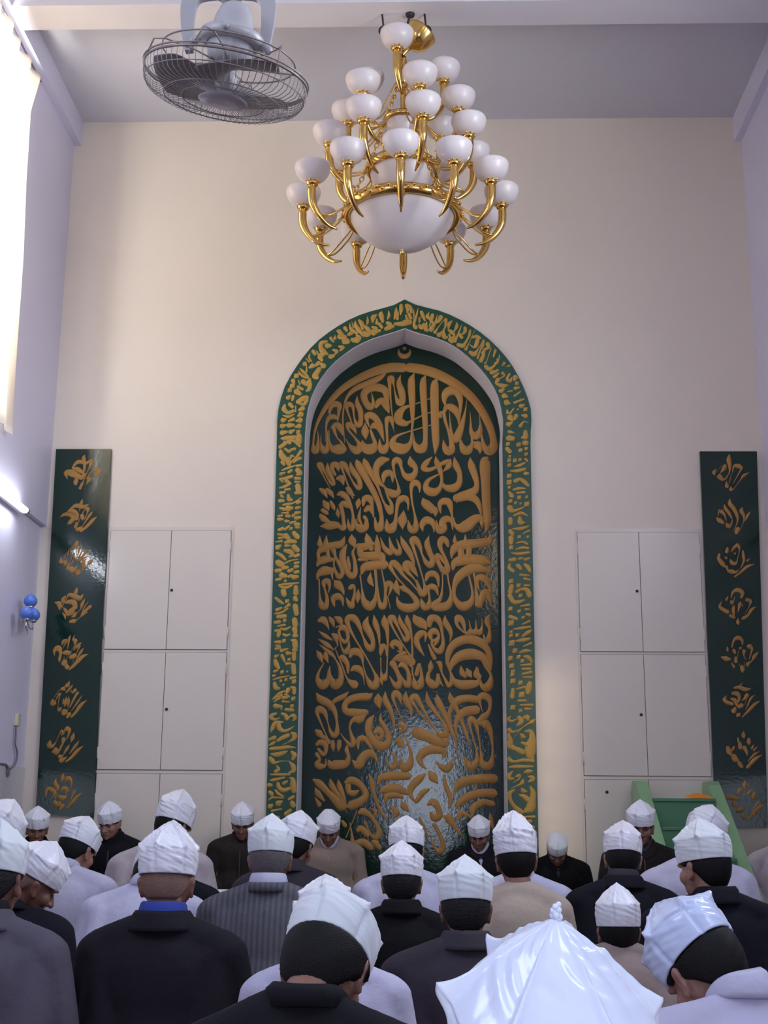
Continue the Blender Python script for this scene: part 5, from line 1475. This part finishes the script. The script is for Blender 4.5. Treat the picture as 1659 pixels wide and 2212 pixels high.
# sculpt the face: eye sockets, closed lids, philtrum, ear bowl
def sculpt(BV, BF):
  for sx in (-1, 1):
    d = np.linalg.norm((BV - np.array([sx * 0.030, 0.082, 0.885])) * np.array([1, 1, 1.5]), axis=1)
    BV[:, 1] -= 0.010 * np.exp(-(d / 0.016) ** 2)
    d = np.linalg.norm((BV - np.array([sx * 0.030, 0.075, 0.884])) * np.array([0.8, 1, 1.7]), axis=1)
    BV[:, 1] += 0.006 * np.exp(-(d / 0.010) ** 2)
    d = np.linalg.norm((BV - np.array([sx * 0.089, -0.004, 0.874])) * np.array([1, 1, 0.8]), axis=1)
    BV[:, 0] -= sx * 0.006 * np.exp(-(d / 0.010) ** 2)
  fc = np.array([BV[list(f)].mean(0) for f in BF])
  lips = (np.abs(fc[:, 0]) < 0.021) & (np.abs(fc[:, 2] - 0.818) < 0.0085) & (fc[:, 1] > 0.078)
  lids = np.zeros(len(fc), bool)
  for sx in (-1, 1):
    lids |= (np.abs(fc[:, 0] - sx * 0.031) < 0.0135) & (np.abs(fc[:, 2] - (0.879 + 0.12 * np.abs(fc[:, 0] - sx * 0.031))) < 0.0034) & (fc[:, 1] > 0.055)
  return np.where(lips, 1, np.where(lids, 2, 0)).tolist()


BODIES = {}
for nm, leg in (('kneel', LEGK), ('sit', LEGS)):
    v_, f_ = fuse(sym(BODY + leg), 0.0058, 2)
    BODIES[nm] = (v_, f_, sculpt(v_, f_))

# clothes: jacket (loose) built the same way, a size larger
JACK = [('e', (0, -0.045, 0.55), (0.195, 0.115, 0.17)), ('e', (0, -0.005, 0.54), (0.18, 0.115, 0.17)), ('e', (0, -0.025, 0.40), (0.195, 0.145, 0.20)), ('e', (0, -0.03, 0.30), (0.20, 0.155, 0.17)), ('e', (0, -0.06, 0.22), (0.205, 0.165, 0.14)),
        ('l', (0.0, -0.045, 0.70), (0.06, -0.045, 0.690), 0.062, 0.060), ('l', (0.06, -0.045, 0.690), (0.185, -0.035, 0.645), 0.060, 0.060), ('e', (0.190, -0.03, 0.632), (0.070, 0.075, 0.065)),
        ('l', (0.205, -0.03, 0.625), (0.252, 0.0, 0.41), 0.067, 0.060), ('l', (0.252, 0.0, 0.41), (0.150, 0.195, 0.325), 0.060, 0.043), ('l', (0.16, -0.05, 0.60), (0.15, -0.09, 0.40), 0.07, 0.08)]
JV, JF = fuse(sym(JACK), 0.012, 5)
PANT = [('e', (0, -0.08, 0.20), (0.17, 0.15, 0.12)), ('l', (0.095, -0.06, 0.19), (0.135, 0.35, 0.15), 0.098, 0.078), ('l', (0.135, 0.36, 0.088), (0.105, -0.12, 0.066), 0.072, 0.058), ('l', (0.105, -0.12, 0.066), (0.10, -0.17, 0.06), 0.058, 0.052)]
JV[:, 2] += 0.050 * np.clip((JV[:, 2] - 0.35) / 0.25, 0, 1)
PANTS = {'kneel': fuse(sym(PANT), 0.016, 4)}
PANT2 = [('e', (0, -0.08, 0.20), (0.17, 0.14, 0.11)), ('l', (0.095, -0.06, 0.20), (0.13, 0.36, 0.18), 0.095, 0.078), ('l', (0.13, 0.37, 0.16), (0.128, 0.36, -0.20), 0.075, 0.062)]
PANTS['sit'] = fuse(sym(PANT2), 0.016, 4)


def ss(a, b, x):
    t = np.clip((x - a) / (b - a), 0, 1)
    return t * t * (3 - 2 * t)


def rotm(ax_, a):
    return np.array(Matrix.Rotation(a, 3, ax_))


def rot_w(V, piv, Rm, wgt):
    """rotate by a fraction of Rm given per vertex (angle scaled)"""
    q = Matrix([list(r) for r in Rm]).to_quaternion()
    axis, ang = q.to_axis_angle()
    k = np.array(axis)
    P = V - piv
    th = ang * wgt
    c_, s_ = np.cos(th)[:, None], np.sin(th)[:, None]
    return piv + P * c_ + np.cross(k, P) * s_ + np.outer(P @ k, k) * (1 - c_)


NECK = np.array([0, -0.035, 0.765])
HIP = np.array([0, -0.06, 0.24])


def pose(V, p, rigid=False):
    V = np.array(V, float)
    s_ = V[:, 2] + 0.5 * V[:, 1]
    w_ = np.ones(len(V)) if rigid else ss(0.735, 0.805, s_)
    if not rigid:
        w_ *= ss(0.69, 0.745, V[:, 2])
    Rh = rotm('Z', -R(p['yaw'])) @ rotm('X', -R(p['pitch'])) @ rotm('Y', R(p['roll']))
    V = rot_w(V, NECK, Rh, w_)
    lw = ss(0.26, 0.60, V[:, 2])
    if rigid:
        lw = np.ones(len(V))
    V = rot_w(V, HIP, rotm('X', -R(p['lean'])), lw)
    V[:, 1] += 0.0
    return V


# white panelled cap with a pointed crown
def cap_mesh(seed, flare=1.0, tall=1.0, np_=8, soft=1.0, knot=False, hi=1, spin=0.0):
    rnd = np.random.RandomState(seed)
    na = 16 * np_ * hi // 2 if np_ >= 8 else 12 * np_ * hi
    na = np_ * (11 * hi)
    rows = []
    ph = rnd.uniform(0, 2 * PI)
    W1 = [(rnd.randint(2, 9), rnd.uniform(0, 6.28), rnd.uniform(3, 14), rnd.uniform(0, 6.28)) for _ in range(7)] + [(rnd.randint(9, 20), rnd.uniform(0, 6.28), rnd.uniform(6, 22), rnd.uniform(0, 6.28)) for _ in range(5)]
    cor = rnd.uniform(0.6, 1.35, np_)
    ts = []
    nw, nc = 10 * hi, 16 * hi
    for i in range(nw + 1):
        ts.append(('w', i / nw))
    for i in range(1, nc + 1):
        ts.append(('c', i / nc))
    ang = np.arange(na) / na * 2 * PI
    u = (ang / (2 * PI) * np_) % 1.0          # 0 at a seam
    d = np.minimum(u, 1 - u) * 2              # 0 seam .. 1 mid panel
    seam = np.exp(-(d / 0.10) ** 2)
    cidx = np.round(ang / (2 * PI) * np_).astype(int) % np_
    H1, H2 = 0.080 * tall, 0.078 * tall
    ang0 = spin * PI / np_
    V = []
    for kind, t in ts:
        wr_ = sum(np.sin(a * ang + b + c * t) * math.sin(c * t + e) for a, b, c, e in W1) / 7.5
        if kind == 'w':
            rx, ry = 0.0855 + 0.0045 * t ** 1.5, 0.107 + 0.004 * t ** 1.5
            bulge = 0.0045 * math.sin(PI * t) * (1 - seam * 1.1) - 0.004 * t * d
            c_out = 0.007 * flare * seam * cor[cidx] * ss(0.70, 1.0, np.array([t]))[0]
            rr = 1.0 + (bulge + c_out - 0.0048 * seam * (1 - t) + 0.0045 * soft * wr_ * (0.3 + t)) / 0.09
            z = 0.905 + H1 * t + 0.006 * flare * seam * cor[cidx] * t ** 4 - 0.003 * (1 - seam) * t ** 3 + 0 * ang
            x, y = rx * rr * np.cos(ang + ang0), -0.012 + ry * rr * np.sin(ang + ang0)
        else:
            q = 1 - t
            prof = q ** 0.95
            rx, ry = 0.090 * prof + 0.0006, 0.111 * prof + 0.0006
            ridge = seam * 0.006 * math.sin(PI * min(1, t * 0.9 + 0.1)) * soft
            c_out = 0.007 * flare * seam * cor[cidx] * (q ** 8)
            z = 0.905 + H1 + H2 * (0.86 * (1 - q ** 1.45) + 0.14 * t ** 7) + ridge + 0.006 * flare * seam * cor[cidx] * q ** 8 - 0.003 * (1 - seam) * q ** 3 + 0.006 * soft * wr_ * math.sin(PI * t)
            rr = 1 + c_out / 0.09 - 0.045 * d * q ** 2 - 0.03 * d * math.sin(PI * t) * (1 - seam)
            x, y = rx * rr * np.cos(ang + ang0), -0.012 + ry * rr * np.sin(ang + ang0)
        V.append(np.stack([x, y, z], 1))
    # turned-in lower edge
    inner = V[0].copy()
    inner[:, 0] *= 0.955
    inner[:, 1] = -0.012 + (inner[:, 1] + 0.012) * 0.96
    inn2 = inner.copy()
    inn2[:, 2] += 0.03
    V = [inn2, inner] + V
    Vn = np.vstack(V)
    nr = len(V)
    Fc = []
    for i in range(nr - 1):
        for k in range(na):
            k2 = (k + 1) % na
            Fc.append((i * na + k, i * na + k2, (i + 1) * na + k2, (i + 1) * na + k))
    top = len(Vn)
    Vn = np.vstack([Vn, [[0, -0.012, Vn[-1, 2] + 0.002]]])
    for k in range(na):
        Fc.append(((nr - 1) * na + k, (nr - 1) * na + (k + 1) % na, top))
    if knot:      # bunched thread knob on the crown
        bm = bmesh.new()
        zt_ = Vn[top, 2]
        for q in range(9):
            a = q * 2.4
            bmesh.ops.create_icosphere(bm, subdivisions=2, radius=0.0042 - 0.0002 * q, matrix=Matrix.Translation((0.0022 * math.cos(a), -0.012 + 0.0022 * math.sin(a), zt_ - 0.002 + 0.0014 * q)))
        off = len(Vn)
        bm.verts.index_update()
        Vn = np.vstack([Vn, [tuple(v.co) for v in bm.verts]])
        for f in bm.faces:
            Fc.append(tuple(off + v.index for v in f.verts))
        bm.free()
    return Vn, Fc


# cropped hair: shell on the skull, pulled under the skin outside the hairline
def hair_mesh(nape=0.800, thick=0.008, side=0.862):
    nu, nv = 72, 56
    V = []
    for j in range(nv + 1):
        th = PI * (0.02 + 0.80 * j / nv)
        for i in range(nu):
            a = 2 * PI * i / nu
            x, y, z = math.sin(th) * math.cos(a), math.sin(th) * math.sin(a), math.cos(th)
            px_, py_, pz_ = 0.075 * x, -0.012 + 0.095 * y, 0.902 + (0.092 if z > 0 else 0.112) * z
            back = 1 - float(ss(-0.005, 0.028, np.array([py_]))[0])
            lim = nape + (side - nape) * float(ss(-0.065, -0.02, np.array([py_]))[0])
            low = float(ss(lim - 0.012, lim + 0.016, np.array([pz_]))[0])
            sidb = float(ss(0.880, 0.900, np.array([pz_]))[0]) * (1 - float(ss(0.035, 0.05, np.array([py_]))[0]))
            cut = 1 - float(ss(0.902, 0.916, np.array([pz_]))[0])
            k = max(back * low, sidb) * cut
            wob = 0.0008 * math.sin(31 * a + 9 * j) * k
            rr = 1 + (-0.012 + (0.012 + thick) * k + wob) / 0.085
            V.append((px_ * rr, -0.012 + (py_ + 0.012) * rr, 0.902 + (pz_ - 0.902) * rr))
    Fc = []
    for j in range(nv):
        for i in range(nu):
            Fc.append((j * nu + i, j * nu + (i + 1) % nu, (j + 1) * nu + (i + 1) % nu, (j + 1) * nu + i))
    return np.array(V), Fc


def collar_mesh(kind):
    """ring round the neck: 'suit' turned-down jacket collar, 'shirt' narrow stand, 'round' knitted band"""
    n = 40
    V = []
    if kind == 'suit':
        prof = [(0.066, -0.006), (0.068, 0.026), (0.073, 0.030), (0.080, 0.020), (0.092, -0.014), (0.097, -0.026), (0.088, -0.028)]
    elif kind == 'shirt':
        prof = [(0.060, -0.008), (0.061, 0.032), (0.064, 0.036), (0.068, 0.030), (0.074, 0.006), (0.072, -0.004)]
    else:
        prof = [(0.062, -0.012), (0.063, 0.018), (0.070, 0.022), (0.078, 0.014), (0.082, -0.012)]
    for i in range(n):
        a = 2 * PI * i / n
        front = max(0.0, math.sin(a))
        for r_, dz in prof:
            V.append((r_ * math.cos(a) * 1.02, -0.036 + r_ * math.sin(a) * 1.0 + 0.018 * front, 0.782 + dz - 0.060 * front ** 2))
    m_ = len(prof)
    Fc = []
    for i in range(n):
        i2 = (i + 1) % n
        for j in range(m_):
            Fc.append((i * m_ + j, i2 * m_ + j, i2 * m_ + (j + 1) % m_, i * m_ + (j + 1) % m_))
    return np.array(V), Fc


def brow_mesh():
    bm = bmesh.new()
    for sx in (-1, 1):
        P = crom([(sx * 0.013, 0.0935, 0.902), (sx * 0.030, 0.0905, 0.908), (sx * 0.046, 0.0735, 0.903)], 5)
        tube(bm, [tuple(p) for p in P], [0.0022, 0.003, 0.0032, 0.0032, 0.003, 0.0028, 0.0026, 0.0024, 0.002, 0.0016, 0.001][:len(P)], 6)
    bm.verts.index_update()
    V = np.array([tuple(v.co) for v in bm.verts])
    Fc = [tuple(v.index for v in f.verts) for f in bm.faces]
    bm.free()
    return V, Fc


def placket_mesh(kind):
    """front opening: jacket zip or shirt triangle at the throat"""
    bm = bmesh.new()
    if kind == 'zip':
        P = crom([(0, 0.050, 0.735), (0, 0.098, 0.66), (0, 0.118, 0.55), (0, 0.135, 0.40), (0, 0.13, 0.30)], 5)
        tube(bm, [tuple(p) for p in P], 0.006, 6)
    else:
        rows = []
        for z, y, hw in ((0.755, 0.028, 0.036), (0.73, 0.056, 0.030), (0.70, 0.084, 0.022), (0.665, 0.106, 0.012), (0.64, 0.114, 0.002)):
            rows.append([bm.verts.new((hw * q, y - 0.010 * abs(q), z)) for q in (-1, -0.5, 0, 0.5, 1)])
        for A, B in zip(rows, rows[1:]):
            for k in range(4):
                bm.faces.new((A[k], A[k + 1], B[k + 1], B[k]))
    bm.verts.index_update()
    V = np.array([tuple(v.co) for v in bm.verts])
    Fc = [tuple(v.index for v in f.verts) for f in bm.faces]
    bm.free()
    return V, Fc


# ---- materials of the people
def skin_mat(n, rgb):
    m_ = mat(n, rgb, 0.5, bump=0.08, bscale=120, var=0.08, vscale=25)
    m_.node_tree.nodes['Principled BSDF'].inputs['Subsurface Weight'].default_value = 0.03
    m_.node_tree.nodes['Principled BSDF'].inputs['Subsurface Radius'].default_value = (0.02, 0.008, 0.004)
    return m_


SK = [skin_mat('skin light', (158, 118, 102)), skin_mat('skin tan', (140, 100, 84)), skin_mat('skin brown', (122, 84, 70))]
LIP = mat('lips', (138, 78, 72), 0.45)
LID = mat('lash line', (52, 34, 30), 0.6)
HAIRM = {'black': mat('black hair', (9, 9, 10), 0.55, spec=0.25, bump=0.35, bscale=420), 'grey': mat('grey hair', (92, 88, 90), 0.6, bump=0.5, bscale=160, var=0.3, vscale=60),
         'dark': mat('dark hair', (26, 24, 25), 0.6, spec=0.3, bump=0.5, bscale=160, var=0.3, vscale=60), 'stubble': mat('shaved grey hair', (126, 98, 88), 0.7, bump=0.3, bscale=200, var=0.2, vscale=80)}


def satin(name, rgb, rough, bscale, bump):
    m_ = mat(name, rgb, rough, bump=bump, bscale=bscale, sheen=0.25, bdist=0.006, spec=0.5)
    return m_


CAPM = {'satin': satin('white satin', (232, 234, 242), 0.28, 22, 1.0), 'soft': satin('white satin cotton', (228, 231, 240), 0.4, 20, 0.6), 'matte': satin('white cotton', (218, 226, 230), 0.65, 14, 0.35),
        'gloss': satin('glossy white satin', (206, 221, 250), 0.2, 12, 0.6)}


def cloth(name, rgb, rough=0.85, stripes=None, bump=0.25, bscale=22, weave=None):
    m_ = mat(name, rgb, rough, bump=bump, bscale=bscale, sheen=0.0, spec=0.25, bdist=0.02, var=0.06, vscale=12)
    nt_ = m_.node_tree
    b_ = nt_.nodes['Principled BSDF']
    if stripes or weave:
        tc = nt_.nodes.new('ShaderNodeTexCoord')
        wv = nt_.nodes.new('ShaderNodeTexWave')
        wv.bands_direction = 'X' if stripes else 'DIAGONAL'
        wv.inputs['Scale'].default_value = stripes or weave
        wv.inputs['Distortion'].default_value = 0.0 if stripes else 0.4
        nt_.links.new(tc.outputs['Object'], wv.inputs['Vector'])
        mx = nt_.nodes.new('ShaderNodeMix')
        mx.data_type = 'RGBA'
        c = lin(rgb)
        mx.inputs[6].default_value = tuple(v * (0.74 if stripes else 0.8) for v in c[:3]) + (1,)
        mx.inputs[7].default_value = tuple(v * 1.12 for v in c[:3]) + (1,)
        nt_.links.new(wv.outputs['Fac'], mx.inputs[0])
        nt_.links.new(mx.outputs[2], b_.inputs['Base Color'])
    return m_


CL = {'navyblack': cloth('black navy wool', (14, 14, 22)), 'olive': cloth('dark olive cotton', (40, 36, 32)), 'beige': cloth('beige cotton', (140, 126, 114)), 'dark': cloth('dark jacket', (24, 22, 28)),
      'black': cloth('black wool', (9, 9, 12)), 'brown': cloth('dark brown cotton', (30, 24, 24)), 'white': cloth('white shirt cotton', (190, 190, 212)), 'palegrey': cloth('pale grey shirt cotton', (176, 168, 172)),
      'navy': cloth('navy wool', (16, 16, 28)), 'greyjacket': cloth('grey jacket', (52, 48, 56)), 'knit': cloth('ribbed grey knit', (92, 92, 100), stripes=15.0), 'cream': cloth('cream cotton', (176, 162, 148)),
      'charcoal': cloth('charcoal wool', (25, 23, 31)), 'herring': cloth('grey herringbone', (86, 82, 94), weave=60.0), 'grey': cloth('mid grey wool', (58, 53, 62)), 'darkknit': cloth('dark blue knit', (13, 13, 22), weave=45.0),
      'trouser': cloth('dark trousers', (34, 33, 38)), 'blue': cloth('blue shirt cotton', (54, 70, 150)), 'rust': cloth('dull beige', (150, 134, 128))}
HAIRS = {'n': hair_mesh(), 'long': hair_mesh(0.792, 0.013, 0.852), 'short': hair_mesh(0.825, 0.0015, 0.875)}
COLLARS = {k: collar_mesh(k) for k in ('suit', 'shirt', 'round')}
BROW = brow_mesh()
ZIP = placket_mesh('zip')
VEE = placket_mesh('vee')
CAPC = np.array([[0, -0.012, 0.984]])      # middle of the cap


def person(label, cx, cy, d, toward=False, lean=4, pitch=12, yaw=0, roll=0, jacket='dark', collar='suit', inner=None, hair='black', hs='n', cap='soft', seed=1,
           skin=1, bulk=1.0, flare=1.0, tall=1.0, face=0.0, knot=False, hi=2, soft=1.0, np_=6, front=None, spin=None, hunch=0.0):
    """cx, cy: where the middle of the cap stands in the photograph, d: distance along the view axis, face: extra turn of the whole body"""
    p = dict(lean=lean, pitch=pitch, yaw=yaw, roll=roll)
    tgt = at_d(cx, cy, d)
    lift = 0.28 if toward else 0.0
    kind = 'sit' if toward else 'kneel'
    c0 = pose(CAPC, p, True)[0]
    s_ = tgt[2] / (c0[2] + lift)
    rz = (PI if toward else 0.0) + R(face)
    cz, sz = math.cos(rz), math.sin(rz)
    ox = tgt[0] - s_ * (c0[0] * cz - c0[1] * sz)
    oy = tgt[1] - s_ * (c0[0] * sz + c0[1] * cz)
    r_ = empty('person', (ox, oy, 0.0), (0, 0, rz))
    r_.scale = (s_, s_, s_)
    tag(r_, label, 'person', 'men in white caps')
    up = np.array([0, 0, lift])
    BV, BF, BMI = BODIES[kind]
    PV, PF = PANTS[kind]
    link('body', np_mesh('body', pose(BV, p) + up, BF, [SK[skin], LIP, LID], True, BMI), None, r_)
    J = np.array(JV)
    J[:, 0] *= bulk
    J[:, 1] = -0.04 + (J[:, 1] + 0.04) * (0.5 + 0.5 * bulk)
    J[:, 2] += hunch * np.clip((J[:, 2] - 0.35) / 0.25, 0, 1)
    # loose folds
    rn = np.random.RandomState(seed + 5)
    for _ in range(6):
        kx, ky, kz, f_ = rn.uniform(-14, 14), rn.uniform(-14, 14), rn.uniform(-22, 22), rn.uniform(0, 6.28)
        J += (0.0016 * np.sin(J @ np.array([kx, ky, kz]) + f_))[:, None] * np.sign(J - np.array([0, -0.03, 0.45])) * np.array([1, 1, 0.3])
    jk = link('jacket', np_mesh('jacket', pose(J, p) + up, JF, CL[jacket]), None, r_)
    if inner:
        Vc, Fc = COLLARS['shirt']
        link('shirt_collar', np_mesh('shirt_collar', pose(Vc * np.array([1, 1, 1]) + np.array([0, 0, 0.008]), p) + up, Fc, CL[inner]), None, jk)
    if collar:
        Vc, Fc = COLLARS[collar]
        Vc = Vc.copy()
        if inner:
            Vc[:, :2] = (Vc[:, :2] - np.array([0, -0.036])) * 1.10 + np.array([0, -0.036])
            Vc[:, 2] -= 0.010
        link('collar', np_mesh('collar', pose(Vc, p) + up, Fc, CL[jacket]), None, jk)
    if front == 'zip':
        link('zip', np_mesh('zip', pose(ZIP[0], p) + up, ZIP[1], M['dark_metal']), None, jk)
    if front == 'vee':
        link('shirt_front', np_mesh('shirt_front', pose(VEE[0], p) + up, VEE[1], CL[inner or 'white']), None, jk)
    link('trousers', np_mesh('trousers', PV + up, PF, CL['trouser']), None, r_)
    Vh, Fh = HAIRS[hs]
    link('hair', np_mesh('hair', pose(Vh, p, True) + up, Fh, HAIRM[hair]), None, r_)
    if toward or abs(yaw) + abs(face) > 30:
        link('eyebrows', np_mesh('eyebrows', pose(BROW[0], p, True) + up, BROW[1], HAIRM[hair]), None, r_)
    Vk, Fk = cap_mesh(seed, flare, tall, np_, soft, knot, hi, spin if spin is not None else (seed * 0.37) % 1.0)
    link('cap', np_mesh('cap', pose(Vk, p, True) + up, Fk, CAPM[cap]), None, r_)
    return r_


# --- row facing the room, backs to the wall
person('man with grey hair at far left facing the room below the left green board', 81, 1762, 8.9, True, pitch=12, yaw=-18, jacket='navyblack', hair='grey', seed=11, skin=2)
person('man in a black jacket facing the room right beside the left green board', 236, 1751, 9.4, True, pitch=14, yaw=14, jacket='navyblack', inner='dark', seed=12, skin=0, front='zip')
person('man in a dark olive jacket facing the room left of the niche', 524, 1752, 9.4, True, pitch=17, yaw=-4, jacket='olive', seed=13, skin=2, front='zip')
person('man in a beige jacket and white shirt facing the room before the niche', 710, 1767, 9.2, True, pitch=26, jacket='beige', inner='white', front='vee', hair='grey', seed=14, skin=2, bulk=1.05)
person('man facing the room before the right edge of the niche', 1034, 1779, 9.3, True, pitch=18, yaw=10, jacket='dark', inner='white', front='vee', seed=15, skin=2)
person('elderly man in a black coat bowing towards the room right of the niche', 1204, 1816, 9.0, True, lean=12, pitch=30, yaw=4, jacket='black', inner='grey', front='vee', hair='grey', hs='short', seed=16, skin=2, cap='matte', bulk=1.05)
pulpit_man = person('man in a dark brown jacket facing the room before the green pulpit', 1383, 1753, 7.75, True, pitch=8, yaw=8, jacket='brown', inner='grey', seed=17, skin=2, front='zip', bulk=0.96)
edge_man = person('man in a pale grey shirt facing the room at the right edge of the photo', 1692, 1775, 8.6, True, pitch=14, jacket='palegrey', collar='shirt', seed=18, skin=2)
# --- second row, backs to the camera
person('man at the far left edge with a tilted cap over black hair', 12, 1764, 6.2, lean=8, pitch=16, yaw=20, roll=14, jacket='navyblack', seed=21, cap='satin')
person('man in a white shirt turning right in front of the left green board', 180, 1795, 6.9, lean=10, pitch=16, yaw=26, roll=6, jacket='white', collar='shirt', seed=22, skin=0)
person('man in a pale grey shirt with crumpled satin cap before the left cupboard', 384, 1746, 8.0, lean=6, pitch=14, yaw=30, roll=5, jacket='palegrey', collar='shirt', seed=23, cap='satin', soft=2.0, tall=1.15)
person('man in a dark jacket hidden behind the shaved man in charcoal suit', 372, 1806, 6.5, lean=4, pitch=10, jacket='navyblack', seed=24)
person('man in a white shirt bowing low behind the shaved man in charcoal suit', 338, 1864, 5.9, lean=20, pitch=34, jacket='white', collar='shirt', seed=25)
person('man in a dark grey jacket right behind the man in ribbed grey sweater', 645, 1784, 6.9, lean=5, pitch=12, yaw=16, roll=5, jacket='greyjacket', seed=26)
person('man in a white shirt straight in front of the niche behind another cap', 878, 1795, 6.9, lean=5, pitch=8, jacket='white', collar='shirt', seed=27, skin=1)
person('man in a white shirt mostly hidden behind the man in a cream coat', 1116, 1808, 6.6, lean=6, pitch=16, jacket='white', collar='shirt', seed=28)
person('man in a navy suit with cap before the right cupboard', 1345, 1808, 6.35, lean=4, pitch=9, yaw=4, roll=3, jacket='navy', inner='grey', seed=29, skin=0, cap='satin')
person('man in a white shirt with tilted cap before the green pulpit rail', 1530, 1772, 6.95, lean=6, pitch=16, yaw=24, roll=14, jacket='white', collar='shirt', seed=30, skin=1)
# --- third row
person('man in a navy jacket bending to the right at the left of the photo', 98, 1857, 5.0, lean=12, pitch=22, yaw=52, roll=16, jacket='navy', seed=31, skin=2, hair='stubble', hs='short', cap='satin', bulk=0.98)
person('grey-haired man in a ribbed grey sweater with white collar', 586, 1800, 5.4, lean=3, pitch=6, jacket='knit', collar='round', inner='white', hair='grey', seed=32, skin=1, cap='matte', soft=0.6, bulk=1.02)
person('man in a black coat in front of the niche, nearest below its middle', 868, 1855, 5.3, lean=3, pitch=7, jacket='black', seed=33, hair='dark', skin=1, cap='satin', flare=1.2)
person('man in a cream coat with tall crumpled cap at the right of the niche', 1112, 1806, 5.7, lean=3, pitch=6, roll=-2, jacket='cream', collar=None, bulk=0.84, seed=34, skin=1, cap='satin', soft=2.0, tall=1.18)
person('man in a navy suit turning his face left before the pulpit', 1515, 1813, 5.0, lean=2, pitch=8, yaw=-34, roll=0, jacket='navy', seed=35, skin=0, cap='matte', soft=1.2, bulk=1.05)
person('man with deeply bowed head and rounded cap beside the front right cap', 1334, 1957, 4.4, lean=14, pitch=-10, jacket='rust', collar=None, hunch=0.05, seed=36, skin=1, cap='soft', flare=0.4, tall=1.08)
# --- fourth row
person('man in a grey herringbone jacket at the left edge', -6, 1826, 3.9, lean=2, pitch=8, yaw=8, jacket='herring', inner='dark', seed=41, skin=2, hair='dark', cap='matte', bulk=0.98)
person('shaved grey-haired man in a charcoal suit with blue collar and crinkled cap', 365, 1834, 4.05, lean=2, pitch=5, jacket='charcoal', inner='blue', hair='stubble', hs='short', seed=42, skin=1, cap='satin', soft=2.2, bulk=0.98)
person('man in a white shirt behind the foreground black-haired man', 704, 1940, 3.75, lean=6, pitch=14, jacket='white', collar='shirt', seed=43, skin=1, cap='satin', roll=-3, flare=1.2)
person('man in a grey jacket with matte white cap right of the black coat', 1005, 1897, 4.05, lean=3, pitch=8, jacket='grey', seed=44, skin=2, hair='dark', cap='matte', soft=0.8, bulk=1.04)
# --- nearest heads
person('black-haired man in a dark blue knit bowing in the centre foreground', 729, 1998, 2.55, lean=10, pitch=34, yaw=10, roll=6, jacket='darkknit', collar='round', seed=51, hs='long', skin=1, cap='matte', soft=0.7, hi=2, bulk=0.95)
person('man in a white shirt bowing with satin cap tilted left in the right foreground', 1462, 2010, 2.75, lean=10, pitch=34, yaw=-16, roll=-20, jacket='white', collar='shirt', seed=52, skin=0, hs='n', cap='gloss', flare=1.3, hi=2)
person('nearest man under a big sunlit glossy satin cap at the bottom of the photo', 1192, 2170, 1.08, lean=4, pitch=-22, roll=2, jacket='white', collar='shirt', seed=53, skin=1, cap='gloss', flare=1.8, knot=True, hi=4, soft=0.9, np_=6, spin=0.0)


# ================================================================ stools under the two men who sit off the benches
for who, lbl in ((pulpit_man, 'small wooden stool under the man in front of the green pulpit'), (edge_man, 'small wooden stool under the man at the right edge')):
    ex, ey = who.location.x, who.location.y + 0.06
    st = empty('stool', (ex, ey, 0.0))
    tag(st, lbl, 'stool')
    hz = (0.28 + 0.085) * who.scale.z
    bm = bmesh.new()
    box(bm, (ex - 0.16, ey - 0.15, hz - 0.03), (ex + 0.16, ey + 0.15, hz))
    bevel(bm, 0.004)
    adopt(build('stool_seat', bm, M['minbar_rail'], st))
    for sx in (ex - 0.14, ex + 0.11):
        for sy in (ey - 0.13, ey + 0.10):
            bm = bmesh.new()
            box(bm, (sx, sy, 0.0), (sx + 0.03, sy + 0.03, hz - 0.031))
            adopt(build('leg', bm, M['minbar_rail'], st))
